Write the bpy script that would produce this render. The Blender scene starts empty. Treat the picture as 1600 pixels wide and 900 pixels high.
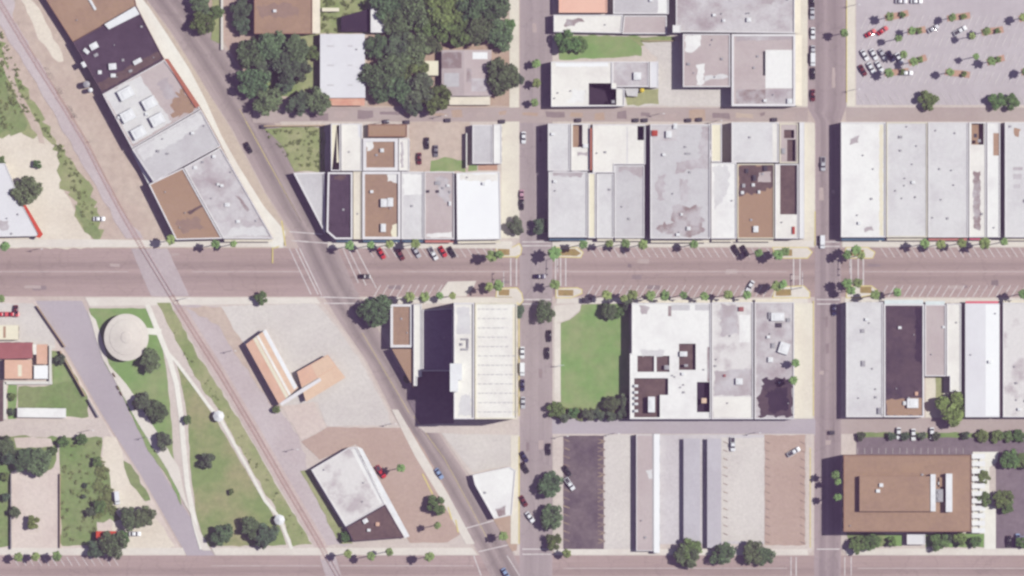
import bpy, math, random
from mathutils import Vector
from mathutils.geometry import tessellate_polygon
random.seed(7)
SC = bpy.context.scene
COL = SC.collection
# ---------------------------------------------------------------- camera, world, sun, exposure
S = 0.25            # metres per photo pixel on the ground
ALT = 3500.0        # survey aircraft height
cam_d = bpy.data.cameras.new('camera'); cam = bpy.data.objects.new('camera', cam_d); COL.objects.link(cam)
cam.location = (0, 0, ALT); cam.rotation_euler = (0, 0, 0)
cam_d.sensor_width = 36.0; cam_d.lens = 36.0*ALT/400.0
cam_d.clip_start = 10.0; cam_d.clip_end = 40000.0
SC.camera = cam
ELEV, AZ = 54.0, 78.0          # sun height, bearing clockwise from the top of the photograph
W = bpy.data.worlds.new("World"); SC.world = W; W.use_nodes = True
wn = W.node_tree.nodes; wn.clear()
sky = wn.new('ShaderNodeTexSky'); sky.sky_type = 'NISHITA'; sky.sun_disc = False
sky.sun_elevation = math.radians(ELEV); sky.sun_rotation = math.radians(AZ)
bg = wn.new('ShaderNodeBackground'); bg.inputs['Strength'].default_value = 0.05
wo = wn.new('ShaderNodeOutputWorld')
W.node_tree.links.new(sky.outputs[0], bg.inputs[0]); W.node_tree.links.new(bg.outputs[0], wo.inputs[0])
sd = bpy.data.lights.new('sun', 'SUN'); sd.energy = 4.2; sd.angle = math.radians(0.5); sd.color = (1.0, 0.955, 0.93)
sun = bpy.data.objects.new('sun', sd); COL.objects.link(sun); sun.location = (300, 60, 400)
ce = math.cos(math.radians(ELEV))
to_sun = Vector((ce*math.sin(math.radians(AZ)), ce*math.cos(math.radians(AZ)), math.sin(math.radians(ELEV))))
sun.rotation_euler = (-to_sun).to_track_quat('-Z', 'Y').to_euler()
vs = SC.view_settings; vs.view_transform = 'Standard'; vs.look = 'None'; vs.exposure = 0.68; vs.gamma = 1.0
HAZE = 2.5e-5                  # air density per metre
SC.cycles.filter_width = 2.6
SC.cycles.max_bounces = 5; SC.cycles.diffuse_bounces = 3; SC.cycles.volume_bounces = 0

# ---------------------------------------------------------------- materials
KE = (1.60, 1.54, 1.62)         # how bright a white sunlit flat surface comes out (linear)
AIR = (0.045, 0.028, 0.052)      # what the air between adds
def lin(c):
    c /= 255.0
    return c/12.92 if c <= 0.04045 else ((c+0.055)/1.055)**2.4
def alb(rgb):
    return tuple(min(0.86, max(0.012, (lin(v)-a)/k)) for v, a, k in zip(rgb, AIR, KE)) + (1.0,)
MATS = {}
def M(key, rgb, blotch=None, amt=0.55, bs=0.05, fine=0.10, rough=0.9, lo=0.42, hi=0.66, spec=0.2, fs=0.9, bands=None, aniso=None, metal=0.0, island=0.0, raw=None, transl=0.0):
    m = bpy.data.materials.new(key); m.use_nodes = True
    nt = m.node_tree; n = nt.nodes; L = nt.links; n.clear()
    out = n.new('ShaderNodeOutputMaterial'); b = n.new('ShaderNodeBsdfPrincipled')
    L.new(b.outputs[0], out.inputs[0])
    b.inputs['Roughness'].default_value = rough; b.inputs['Metallic'].default_value = metal
    b.inputs['Specular IOR Level'].default_value = spec
    base = raw + (1,) if raw else alb(rgb)
    if blotch is None: bc = tuple(v*0.82 for v in base[:3]) + (1,)
    else: bc = alb(blotch)
    pos = n.new('ShaderNodeNewGeometry')
    vec = pos.outputs['Position']
    if aniso:
        mp = n.new('ShaderNodeMapping'); mp.inputs['Scale'].default_value = aniso[:3]
        if len(aniso) > 3: mp.inputs['Rotation'].default_value = (0, 0, math.radians(aniso[3]))
        L.new(vec, mp.inputs[0]); vec = mp.outputs[0]
    n1 = n.new('ShaderNodeTexNoise'); n1.inputs['Scale'].default_value = bs; n1.inputs['Detail'].default_value = 7; n1.inputs['Roughness'].default_value = 0.62
    L.new(vec, n1.inputs['Vector'])
    r1 = n.new('ShaderNodeMapRange'); r1.inputs[1].default_value = lo; r1.inputs[2].default_value = hi; r1.inputs[3].default_value = 0; r1.inputs[4].default_value = amt
    L.new(n1.outputs[0], r1.inputs[0])
    mx = n.new('ShaderNodeMix'); mx.data_type = 'RGBA'; mx.inputs['A'].default_value = base; mx.inputs['B'].default_value = bc
    L.new(r1.outputs[0], mx.inputs['Factor'])
    colour = mx.outputs['Result']
    if bands:          # worn wheel tracks across a carriageway (UV v = 0..1 across)
        uv = n.new('ShaderNodeUVMap'); sp = n.new('ShaderNodeSeparateXYZ'); L.new(uv.outputs[0], sp.inputs[0])
        wob = n.new('ShaderNodeTexNoise'); wob.inputs['Scale'].default_value = 0.06; wob.inputs['Detail'].default_value = 4
        L.new(pos.outputs['Position'], wob.inputs['Vector'])
        ad = n.new('ShaderNodeMath'); ad.operation = 'MULTIPLY_ADD'; ad.inputs[1].default_value = 0.05; L.new(wob.outputs[0], ad.inputs[0]); L.new(sp.outputs[1], ad.inputs[2])
        sb = n.new('ShaderNodeMath'); sb.operation = 'SUBTRACT'; sb.inputs[1].default_value = 0.025; L.new(ad.outputs[0], sb.inputs[0])
        rp = n.new('ShaderNodeValToRGB'); rp.color_ramp.interpolation = 'EASE'
        els = rp.color_ramp.elements
        while len(els) > 1: els.remove(els[0])
        els[0].position = bands[0][0]; els[0].color = (bands[0][1],)*3 + (1,)
        for p_, v_ in bands[1:]:
            e = els.new(p_); e.color = (v_,)*3 + (1,)
        L.new(sb.outputs[0], rp.inputs[0])
        mm = n.new('ShaderNodeMix'); mm.data_type = 'RGBA'; mm.blend_type = 'MULTIPLY'; mm.inputs['Factor'].default_value = 1
        L.new(colour, mm.inputs['A']); L.new(rp.outputs[0], mm.inputs['B']); colour = mm.outputs['Result']
        mpu = n.new('ShaderNodeMapping'); mpu.inputs['Scale'].default_value = (0.035, 34, 1); L.new(uv.outputs[0], mpu.inputs[0])
        ns = n.new('ShaderNodeTexNoise'); ns.inputs['Scale'].default_value = 1.0; ns.inputs['Detail'].default_value = 6; ns.inputs['Roughness'].default_value = 0.65; L.new(mpu.outputs[0], ns.inputs['Vector'])
        rs = n.new('ShaderNodeMapRange'); rs.inputs[1].default_value = 0.3; rs.inputs[2].default_value = 0.7; rs.inputs[3].default_value = 0.9; rs.inputs[4].default_value = 1.1; L.new(ns.outputs[0], rs.inputs[0])
        vo = n.new('ShaderNodeTexVoronoi'); vo.feature = 'DISTANCE_TO_EDGE'; vo.inputs['Scale'].default_value = 0.09
        wv_ = n.new('ShaderNodeTexNoise'); wv_.inputs['Scale'].default_value = 0.35; wv_.inputs['Detail'].default_value = 5
        av = n.new('ShaderNodeVectorMath'); av.operation = 'MULTIPLY_ADD'; av.inputs[1].default_value = (5, 5, 0); L.new(pos.outputs['Position'], wv_.inputs['Vector']); L.new(wv_.outputs['Color'], av.inputs[0]); L.new(pos.outputs['Position'], av.inputs[2]); L.new(av.outputs[0], vo.inputs['Vector'])
        rc = n.new('ShaderNodeMapRange'); rc.inputs[1].default_value = 0.0; rc.inputs[2].default_value = 0.02; rc.inputs[3].default_value = 0.86; rc.inputs[4].default_value = 1.0; L.new(vo.outputs['Distance'], rc.inputs[0])
        mcr = n.new('ShaderNodeMath'); mcr.operation = 'MULTIPLY'; L.new(rs.outputs[0], mcr.inputs[0]); L.new(rc.outputs[0], mcr.inputs[1])
        sc_ = n.new('ShaderNodeVectorMath'); sc_.operation = 'SCALE'; L.new(colour, sc_.inputs[0]); L.new(mcr.outputs[0], sc_.inputs['Scale']); colour = sc_.outputs[0]
    n2 = n.new('ShaderNodeTexNoise'); n2.inputs['Scale'].default_value = fs; n2.inputs['Detail'].default_value = 5; n2.inputs['Roughness'].default_value = 0.7
    L.new(vec, n2.inputs['Vector'])
    r2 = n.new('ShaderNodeMapRange'); r2.inputs[1].default_value = 0.3; r2.inputs[2].default_value = 0.7; r2.inputs[3].default_value = 1-fine; r2.inputs[4].default_value = 1+fine
    L.new(n2.outputs[0], r2.inputs[0])
    val = r2.outputs[0]
    if island:
        r3 = n.new('ShaderNodeMapRange'); r3.inputs[3].default_value = 1-island; r3.inputs[4].default_value = 1+island
        L.new(pos.outputs['Random Per Island'], r3.inputs[0])
        ml = n.new('ShaderNodeMath'); ml.operation = 'MULTIPLY'; L.new(val, ml.inputs[0]); L.new(r3.outputs[0], ml.inputs[1]); val = ml.outputs[0]
    if transl:
        oi = n.new('ShaderNodeObjectInfo'); r4 = n.new('ShaderNodeMapRange'); r4.inputs[3].default_value = 0.80; r4.inputs[4].default_value = 1.22; L.new(oi.outputs['Random'], r4.inputs[0])
        m4 = n.new('ShaderNodeMath'); m4.operation = 'MULTIPLY'; L.new(val, m4.inputs[0]); L.new(r4.outputs[0], m4.inputs[1]); val = m4.outputs[0]
        hu = n.new('ShaderNodeHueSaturation'); r5 = n.new('ShaderNodeMapRange'); r5.inputs[3].default_value = 0.46; r5.inputs[4].default_value = 0.52
        m5 = n.new('ShaderNodeMath'); m5.operation = 'FRACT'; m6 = n.new('ShaderNodeMath'); m6.operation = 'MULTIPLY'; m6.inputs[1].default_value = 7.3
        L.new(oi.outputs['Random'], m6.inputs[0]); L.new(m6.outputs[0], m5.inputs[0]); L.new(m5.outputs[0], r5.inputs[0]); L.new(r5.outputs[0], hu.inputs['Hue']); L.new(colour, hu.inputs['Color']); colour = hu.outputs[0]
    hs = n.new('ShaderNodeVectorMath'); hs.operation = 'SCALE'
    L.new(colour, hs.inputs[0]); L.new(val, hs.inputs['Scale'])
    L.new(hs.outputs[0], b.inputs['Base Color'])
    if transl:
        tr = n.new('ShaderNodeBsdfTranslucent'); L.new(hs.outputs[0], tr.inputs[0])
        ms = n.new('ShaderNodeMixShader'); ms.inputs[0].default_value = transl
        L.new(b.outputs[0], ms.inputs[1]); L.new(tr.outputs[0], ms.inputs[2]); L.new(ms.outputs[0], out.inputs[0])
    MATS[key] = m
    return m
# ground and paving
M('earth', (206,190,186), (186,166,162), bs=0.02)
M('paving', (214,201,197), (196,180,178), bs=0.04)
M('paving_pale', (228,220,214), (212,200,196), bs=0.06, fine=0.06)
M('paving_white', (238,234,228), (222,214,208), bs=0.08, fine=0.06)
M('paving_cream', (229,221,210), (216,204,196), bs=0.08, fine=0.06)
M('concrete', (218,210,208), (200,190,191), bs=0.05)
M('concrete_cool', (210,203,209), (194,184,190), bs=0.05)
M('roof_lilac', (198,192,201), (184,176,186), bs=0.08, fine=0.06)
M('shoulder', (206,190,178), (192,174,168), bs=0.06)
M('lawn_worn', (142,154,112), (168,160,130), bs=0.05, fine=0.12, fs=0.4, amt=0.9, lo=0.42, hi=0.62)
M('concrete_lilac', (198,188,195), (186,174,182), bs=0.05, fine=0.08, fs=0.4)
M('caliche', (230,219,208), (208,192,180), bs=0.03)
M('dirt', (199,179,171), (212,196,186), bs=0.06, fine=0.12, fs=0.4)
M('panel', (194,180,185), (180,165,170), bs=0.10, fine=0.10)
M('dirt_brown', (186,160,148), (200,178,168), bs=0.05)
M('dirt_pale', (222,207,202), (200,180,178), bs=0.05)
M('gravel_lilac', (203,190,194), (186,168,172), bs=0.03)
AV_B = [(0.0,1.04),(0.10,1.02),(0.24,0.99),(0.33,0.84),(0.41,0.9),(0.47,1.06),(0.51,1.0),(0.60,0.84),(0.68,0.92),(0.80,1.0),(1.0,1.05)]
M('asphalt_avenue', (182,160,161), (170,148,148), bs=0.012, fine=0.05, bands=AV_B, lo=0.4, hi=0.62)
DG_B = [(0.0,1.22),(0.12,1.15),(0.22,0.92),(0.33,0.77),(0.43,0.95),(0.49,1.12),(0.55,0.98),(0.66,0.79),(0.77,0.9),(0.9,1.1),(1.0,1.18)]
M('asphalt_diagonal', (172,156,158), (156,139,144), bs=0.03, fine=0.05, bands=DG_B)
M('asphalt_cross', (175,160,165), (165,149,154), bs=0.03, fine=0.05, bands=[(0,1.08),(.2,1.0),(.35,.95),(.5,1.04),(.65,.95),(.8,1.0),(1,1.06)])
M('asphalt_right', (172,155,160), (160,143,150), bs=0.03, fine=0.05, bands=[(0,1.1),(.14,1.06),(.26,.84),(.36,.9),(.47,1.08),(.6,.92),(.70,.84),(.82,.96),(1,1.1)])
M('asphalt_lane', (188,172,172), (172,152,154), bs=0.04, fine=0.06)
M('asphalt_park', (188,177,186), (174,162,172), bs=0.03, fine=0.06)
M('asphalt_lot', (128,112,122), (108,92,108), bs=0.10, fine=0.22, fs=0.5, amt=0.9)
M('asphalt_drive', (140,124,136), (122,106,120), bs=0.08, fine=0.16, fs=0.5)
M('brick_lot', (193,169,162), (182,156,150), bs=0.05)
M('lawn', (137,161,111), (160,164,128), bs=0.055, fine=0.10, fs=0.35, amt=0.85, lo=0.44, hi=0.64)
M('grass_dry', (170,168,134), (144,154,112), bs=0.045, fine=0.14, fs=0.5, amt=1.0, lo=0.4, hi=0.58)
M('grass_rough', (130,148,104), (158,156,126), bs=0.05, fine=0.18, fs=0.5, lo=0.4, hi=0.6)
M('weeds', (142,150,108), (160,156,122), bs=0.05, fine=0.2, island=0.25, transl=0.3)
M('ballast', (206,188,186), (190,170,168), bs=0.10, fine=0.10)
M('sleepers', (184,152,150), bs=0.4, fine=0.15)
M('rail_steel', (184,148,148), bs=0.3, fine=0.05, rough=0.5, metal=0.2)
M('paint_white', (226,218,220), (196,182,186), bs=0.3, fine=0.08, lo=0.45, hi=0.6)
M('paint_faded', (188,166,144), (150,130,130), bs=0.5, fine=0.15, lo=0.3, hi=0.5, amt=1.0)
M('roof_charcoal', (106,87,101), (88,72,92), bs=0.12, fine=0.22, amt=0.9, fs=0.6)
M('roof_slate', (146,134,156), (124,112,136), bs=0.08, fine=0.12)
M('paint_yellow', (226,208,140), (214,196,150), bs=0.3, fine=0.08)
M('kerb', (222,212,206), bs=0.2, fine=0.05)
M('mulch', (172,146,112), (150,136,96), bs=0.4, fine=0.2)
M('brick_paving', (198,160,146), (184,142,130), bs=0.3, fine=0.12)
# roofs
M('roof_white', (240,238,238), (216,210,214), bs=0.08, fine=0.05, lo=0.46, hi=0.68)
M('roof_bright', (246,246,249), (238,237,242), bs=0.04, fine=0.02)
M('roof_ivory', (239,235,231), (216,208,208), bs=0.08, fine=0.05, lo=0.45, hi=0.68)
M('roof_pale', (221,218,221), (200,193,200), bs=0.09, fine=0.06, lo=0.45, hi=0.68)
M('roof_palelilac', (228,226,232), (218,214,222), bs=0.05, fine=0.03)
M('roof_grey', (207,203,208), (188,180,187), bs=0.07, fine=0.07)
M('roof_mottled', (208,202,207), (170,153,161), bs=0.09, fine=0.10, amt=0.85, lo=0.44, hi=0.68)
M('roof_stained', (224,219,220), (190,178,184), bs=0.08, fine=0.06, amt=0.9, lo=0.5, hi=0.62)
M('roof_taupe', (198,184,186), (182,164,168), bs=0.08, fine=0.06)
M('roof_brown', (172,142,128), (158,130,122), bs=0.09, fine=0.10, fs=0.6)
M('roof_tan', (172,141,126), (178,150,136), bs=0.05, fine=0.05)
M('roof_tar', (98,80,100), (84,66,86), bs=0.10, fine=0.22, fs=0.5)
M('roof_tarbrown', (120,98,104), (100,80,92), bs=0.12, fine=0.22, fs=0.6)
M('roof_tardark', (78,62,84), (92,74,92), bs=0.10, fine=0.1)
M('roof_salmon', (238,194,178), (230,182,168), bs=0.05, fine=0.03)
M('roof_maroon', (172,112,118), (156,98,106), bs=0.2, fine=0.06)
M('roof_orange', (226,186,168), (216,170,152), bs=0.15, fine=0.07, fs=0.6)
M('roof_peach', (226,196,176), (216,180,162), bs=0.12, fine=0.06, fs=0.6)
M('roof_red', (214,94,84), (196,80,76), bs=0.2, fine=0.06)
M('roof_cream', (238,230,210), (226,217,198), bs=0.1, fine=0.04)
M('stain', (158,138,142), (196,188,194), bs=0.10, fine=0.1, amt=1.0, lo=0.45, hi=0.6)
M('stain_soft', (184,172,178), (206,200,206), bs=0.12, fine=0.06, amt=0.9, lo=0.42, hi=0.6)
M('stain_brown', (182,150,134), (170,140,130), bs=0.2, fine=0.08)
M('stain_dark', (156,130,126), (168,140,132), bs=0.12, fine=0.08)
M('coping_white', (232,228,232), (216,210,216), bs=0.2, fine=0.04)
M('coping_cream', (230,222,206), bs=0.2, fine=0.04)
M('coping_brown', (158,122,112), bs=0.2, fine=0.05)
M('coping_red', (186,120,108), bs=0.2, fine=0.05)
M('coping_dark', (112,92,108), bs=0.2, fine=0.05)
# walls
M('wall_stucco', (214,204,196), bs=0.15, fine=0.05)
M('wall_white', (226,222,218), bs=0.15, fine=0.04)
M('wall_brick', (150,104,92), bs=0.6, fine=0.12)
M('wall_tan', (190,166,146), bs=0.2, fine=0.06)
M('wall_red', (150,76,80), bs=0.3, fine=0.06)
M('wall_grey', (168,162,166), bs=0.2, fine=0.05)
M('metal_white', (236,236,240), (218,216,222), bs=0.3, fine=0.03, rough=0.5)
M('metal_grey', (178,174,182), (156,150,160), bs=0.4, fine=0.06, rough=0.5)
M('metal_dark', (92,82,98), bs=0.4, fine=0.06, rough=0.6)
M('metal_red', (190,90,86), bs=0.4, fine=0.05)
M('glass_window', (70,66,84), bs=0.5, fine=0.03, rough=0.12, spec=0.6)
M('door_paint', (112,92,84), bs=0.5, fine=0.05)
M('awning_blue', (104,124,150), bs=0.5, fine=0.05)
M('awning_red', (206,138,134), bs=0.5, fine=0.05)
M('awning_pink', (226,120,138), bs=0.5, fine=0.04)
M('awning_cyan', (222,230,234), bs=0.5, fine=0.04)
M('awning_cream', (236,226,212), bs=0.3, fine=0.05)
M('awning_peach', (226,178,160), (206,136,122), bs=0.3, fine=0.05)
M('timber', (156,128,110), bs=1.0, fine=0.15)
M('yellow_paint', (232,204,96), bs=0.5, fine=0.05)
# plants
M('leaf_dark', (130,146,118), (114,126,108), bs=0.25, fine=0.14, island=0.36, transl=0.3)
M('leaf_deep', (126,138,120), (110,118,108), bs=0.25, fine=0.14, island=0.36, transl=0.3)
M('leaf_mid', (132,154,110), (118,138,104), bs=0.25, fine=0.14, island=0.3, transl=0.3)
M('leaf_bright', (146,168,114), (126,152,102), bs=0.5, fine=0.12, island=0.25, transl=0.25)
M('leaf_palm', (144,166,116), (130,150,108), bs=0.3, fine=0.12, island=0.22, transl=0.2)
M('bark', (130,108,100), bs=1.0, fine=0.15)
# vehicles
for k_, c_, r_ in (('white', (236,236,242), .35), ('black', (44,38,52), .3), ('dark', (66,56,72), .3), ('red', (206,52,58), .35), ('maroon', (120,42,60), .3),
                ('navy', (74,66,100), .3), ('silver', (196,194,204), .3), ('blue', (150,168,206), .35), ('grey', (128,122,134), .35), ('pink', (196,150,170), .35)):
    M('car_paint_'+k_, c_, bs=0.3, fine=0.02, rough=r_, spec=0.5, amt=0.2)
M('car_glass', (52,48,66), bs=0.5, fine=0.02, rough=0.1, spec=0.6)
M('rubber', (50,46,52), bs=1, fine=0.05)
M('lamp_glass', (226,222,216), bs=1, fine=0.02, rough=0.2)
M('tail_red', (170,40,44), bs=1, fine=0.02, rough=0.3)

# ---------------------------------------------------------------- helpers
def P(x, y, z=0.0):
    k = (1 - z/ALT)*S
    return Vector(((x-800)*k, (450-y)*k, z))
def area(p): return 0.5*sum(p[i][0]*p[(i+1) % len(p)][1]-p[(i+1) % len(p)][0]*p[i][1] for i in range(len(p)))
def ccw(p):
    p = [Vector((q[0], q[1])) for q in p]
    return p if area(p) > 0 else p[::-1]
def W2(poly, z=0.0): return ccw([P(x, y, z).to_2d() for x, y in poly])
def R(x0, y0, x1, y1): return [(x0, y0), (x1, y0), (x1, y1), (x0, y1)]
def inset(p, d):
    n = len(p); out = []
    for i in range(n):
        a, b, c = p[i-1], p[i], p[(i+1) % n]
        e1 = (b-a).normalized(); e2 = (c-b).normalized()
        n1 = Vector((-e1.y, e1.x)); n2 = Vector((-e2.y, e2.x))
        m = (n1+n2); m = m/max(0.25, m.length_squared)*2
        out.append(b+m*d)
    return out
class MB:
    def __init__(s): s.v = []; s.f = []; s.uv = None
    def pt(s, q): s.v.append((q[0], q[1], q[2])); return len(s.v)-1
    def face(s, pts): s.f.append([s.pt(q) for q in pts])
    def flat(s, p, z, holes=()):
        loops = [[Vector((q[0], q[1], 0)) for q in p]] + [[Vector((q[0], q[1], 0)) for q in h] for h in holes]
        allp = [q for l in loops for q in l]; base = len(s.v)
        for q in allp: s.v.append((q.x, q.y, z))
        for t in tessellate_polygon(loops):
            a, b, c = (allp[i] for i in t)
            cr = (b.x-a.x)*(c.y-a.y)-(b.y-a.y)*(c.x-a.x)
            if abs(cr) < 1e-9: continue
            s.f.append([base+i for i in (t if cr > 0 else t[::-1])])
    def sides(s, p, z0, z1):
        n = len(p)
        for i in range(n):
            a, b = p[i], p[(i+1) % n]
            s.face([(a[0], a[1], z0), (b[0], b[1], z0), (b[0], b[1], z1), (a[0], a[1], z1)])
    def prism(s, p, z0, z1):
        s.sides(p, z0, z1); s.flat(p, z1)
    def box(s, c, w, l, z0, z1, rot=0.0, top=1.0):
        ca, sa = math.cos(rot), math.sin(rot)
        def q(dx, dy): return Vector((c[0]+dx*ca-dy*sa, c[1]+dx*sa+dy*ca))
        lo = [q(-w/2, -l/2), q(w/2, -l/2), q(w/2, l/2), q(-w/2, l/2)]
        hi = [q(-w/2*top, -l/2*top), q(w/2*top, -l/2*top), q(w/2*top, l/2*top), q(-w/2*top, l/2*top)]
        for i in range(4):
            j = (i+1) % 4
            s.face([(*lo[i], z0), (*lo[j], z0), (*hi[j], z1), (*hi[i], z1)])
        s.face([(*h, z1) for h in hi])
    def tube(s, a, b, r0, r1, n=7):
        a = Vector(a); b = Vector(b); d = (b-a).normalized()
        u = d.orthogonal().normalized(); v = d.cross(u)
        ra = [s.pt(a+(u*math.cos(t)+v*math.sin(t))*r0) for t in (2*math.pi*i/n for i in range(n))]
        rb = [s.pt(b+(u*math.cos(t)+v*math.sin(t))*r1) for t in (2*math.pi*i/n for i in range(n))]
        for i in range(n): s.f.append([ra[i], ra[(i+1) % n], rb[(i+1) % n], rb[i]])
        s.f.append(rb)
    def build(s, name, mat, parent=None, origin=(0, 0, 0)):
        me = bpy.data.meshes.new(name)
        o = Vector(origin)
        me.from_pydata([(v[0]-o[0], v[1]-o[1], v[2]-o[2]) for v in s.v], [], s.f)
        if s.uv:
            ul = me.uv_layers.new(name='UVMap')
            for li, l in enumerate(me.loops): ul.data[li].uv = s.uv[l.vertex_index]
        me.update()
        ob = bpy.data.objects.new(name, me); COL.objects.link(ob)
        ob.data.materials.append(MATS[mat] if isinstance(mat, str) else mat)
        if parent is not None: ob.parent = parent
        else: ob.location = o
        return ob
def tag(o, label=None, cat=None, group=None, kind=None):
    if label: o['label'] = label
    if cat: o['category'] = cat
    if group: o['group'] = group
    if kind: o['kind'] = kind
    return o
def empty(name, loc, label, cat, group=None, rz=0.0):
    o = bpy.data.objects.new(name, None); COL.objects.link(o); o.empty_display_size = 0.5
    o.location = loc; o.rotation_euler = (0, 0, rz)
    return tag(o, label, cat, group)
def roughen(p, d, step=2.5):
    out = []
    for i in range(len(p)):
        a, b = p[i], p[(i+1) % len(p)]
        k = max(1, int((b-a).length/step))
        for j in range(k):
            q = a.lerp(b, j/k)
            out.append(q + Vector((random.uniform(-d, d), random.uniform(-d, d))))
    return out
LEVEL = {}
def sheet(name, poly, mat, z, rough=0.0, slab=False, kind='structure'):
    k = round(z, 3); LEVEL[k] = LEVEL.get(k, -1)+1      # no two sheets in one plane
    if not slab: z += LEVEL[k]*0.0007
    p = W2(poly, z)
    if rough: p = roughen(p, rough)
    m = MB()
    if slab: m.prism(p, -0.05, z)
    else: m.flat(p, z)
    return tag(m.build(name, mat), kind=kind)
def strip(name, left, right, mat, z):
    """carriageway between two kerb lines, UV v across"""
    m = MB(); m.uv = []; u = 0
    for i, (l, r) in enumerate(zip(left, right)):
        a, b = P(*l, z), P(*r, z)
        if i: u += (a-pa).length
        m.pt(a); m.uv.append((u, 0.0)); m.pt(b); m.uv.append((u, 1.0)); pa = a
        if i: k = 2*i; m.f.append([k-2, k-1, k+1, k])
    o = m.build(name, mat)
    if o.data.polygons[0].normal.z < 0: o.data.flip_normals()
    return tag(o, kind='structure')
def line(m, a, b, w, z):
    a = P(*a, z).to_2d(); b = P(*b, z).to_2d(); d = (b-a).normalized(); nn = Vector((-d.y, d.x))*w/2
    m.face([(*(a-nn), z), (*(b-nn), z), (*(b+nn), z), (*(a+nn), z)])
ZR, ZM, ZS, ZL, ZL2, ZL3, ZLM = 0.02, 0.065, 0.13, 0.145, 0.19, 0.23, 0.29
# ---------------------------------------------------------------- the ground, the streets, the paved blocks
g = MB(); g.flat([Vector(q) for q in ((-12000,-12000),(12000,-12000),(12000,12000),(-12000,12000))], 0.0)
tag(g.build('ground', 'earth'), kind='structure')
strip('main_avenue', [(-900,388),(160,388),(2500,386)], [(-900,463),(160,463),(2500,465)], 'asphalt_avenue', ZR)
strip('bottom_avenue', [(-900,868),(2500,868)], [(-900,938),(2500,938)], 'asphalt_avenue', ZR+0.004)
strip('diagonal_street', [(180,-80),(230,0),(268,50),(300,100),(330,150),(362,200),(415,300),(455,362),(492,440),(532,505),(572,562),(612,640),(650,700),(686,760),(722,820),(748,865),(800,960)],
      [(240,-80),(296,0),(332,50),(372,105),(404,155),(434,200),(482,295),(520,372),(555,450),(594,520),(626,578),(662,640),(700,700),(742,760),(776,820),(800,862),(850,960)], 'asphalt_diagonal', ZR+0.008)
strip('left_cross_street', [(812,-80),(812,960)], [(863,-80),(863,960)], 'asphalt_cross', ZR+0.012)
strip('right_cross_street', [(1262,-80),(1262,168),(1274,190),(1272,960)], [(1322,-80),(1322,168),(1314,190),(1314,960)], 'asphalt_right', ZR+0.014)
sheet('upper_alley', R(395,166,1262,192), 'asphalt_lane', ZR+0.018)
sheet('upper_alley', R(1322,166,1900,192), 'asphalt_lane', ZR+0.018)
sheet('lower_alley', R(863,654,1274,680), 'asphalt_park', ZR+0.018)
sheet('lower_alley', R(1314,653,1900,680), 'asphalt_lane', ZR+0.018)
strip('park_street', [(55,470),(110,560),(158,645),(222,745),(292,868)], [(128,470),(170,560),(202,645),(258,745),(335,868)], 'asphalt_park', ZR+0.022)
def block(poly, mat='paving'): return sheet('sidewalk', poly, mat, ZS, slab=True)
block([(245,-80),(812,-80),(812,168),(415,168),(376,106),(338,48),(300,-2)], 'dirt')
block([(437,190),(812,190),(812,374),(800,388),(524,388),(503,340),(486,296)])
block([(863,-80),(1262,-80),(1262,168),(863,168)])
block([(863,190),(1268,190),(1274,200),(1274,376),(1262,386),(874,386),(863,376)])
block([(1322,-80),(1900,-80),(1900,168),(1322,168)])
block([(1314,190),(1900,190),(1900,386),(1326,386),(1314,376)])
block([(863,478),(874,465),(1262,465),(1272,476),(1272,654),(863,654)])
block([(1314,476),(1326,465),(1900,465),(1900,653),(1314,653)])
block([(863,678),(1272,678),(1272,858),(1262,868),(872,868),(863,860)])
block([(1314,678),(1900,678),(1900,868),(1324,868),(1314,858)])
block([(566,464),(800,464),(812,476),(812,868),(804,868),(780,820),(746,760),(704,700),(666,640),(630,578),(598,520)])
block([(133,464),(494,464),(528,506),(568,562),(608,640),(646,700),(682,760),(718,820),(744,868),(338,868),(262,745),(206,645),(174,560)], 'paving')
block([(-900,464),(52,464),(106,560),(154,645),(218,745),(288,868),(-900,868)], 'dirt_pale')
block([(-900,-80),(176,-80),(226,0),(264,50),(296,100),(326,150),(358,200),(411,300),(451,362),(440,388),(-900,388)], 'dirt')
# ---- top left: railway land and the open caliche lot
sheet('caliche_lot', [(-300,215),(60,205),(92,225),(98,290),(120,330),(148,388),(-300,388)], 'caliche', ZL, rough=0.7)
sheet('grass_verge', [(-300,-40),(-10,30),(20,110),(70,190),(110,250),(150,320),(165,372),(150,374),(126,345),(108,300),(92,285),(94,232),(60,212),(-300,218)], 'grass_dry', ZL2, rough=1.8)
sheet('grass_verge', [(-300,60),(-4,80),(14,130),(44,190),(20,205),(-300,212)], 'grass_rough', ZL3, rough=2.2)
sheet('grass_verge', [(72,205),(100,232),(130,280),(156,330),(158,352),(132,330),(118,300),(104,262)], 'grass_dry', ZL3, rough=1.8)
sheet('grass_verge', [(118,320),(136,340),(160,366),(150,376),(130,360)], 'grass_rough', ZL3+0.004, rough=0.6)
sheet('dirt_track', [(-4,90),(4,90),(60,195),(70,225),(62,222),(44,190)], 'dirt', ZL3+0.008, rough=0.5)
sheet('dirt_strip', [(30,-40),(62,-20),(112,72),(146,140),(205,250),(232,310),(262,372),(225,372),(190,330),(140,232),(100,165),(60,95),(20,30)], 'dirt', ZL3+0.002, rough=0.5)
sheet('gravel_strip', [(-20,-30),(12,-30),(45,50),(110,165),(160,250),(225,372),(196,374),(150,290),(100,205),(50,120),(0,40)], 'gravel_lilac', ZL3, rough=0.5)
sheet('road_shoulder', [(214,-30),(228,0),(266,50),(298,100),(328,150),(360,200),(412,299),(451,362),(446,372),(412,322),(372,258),(346,212),(322,158),(296,108),(262,55),(232,10)], 'shoulder', ZL3+0.006)
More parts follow.
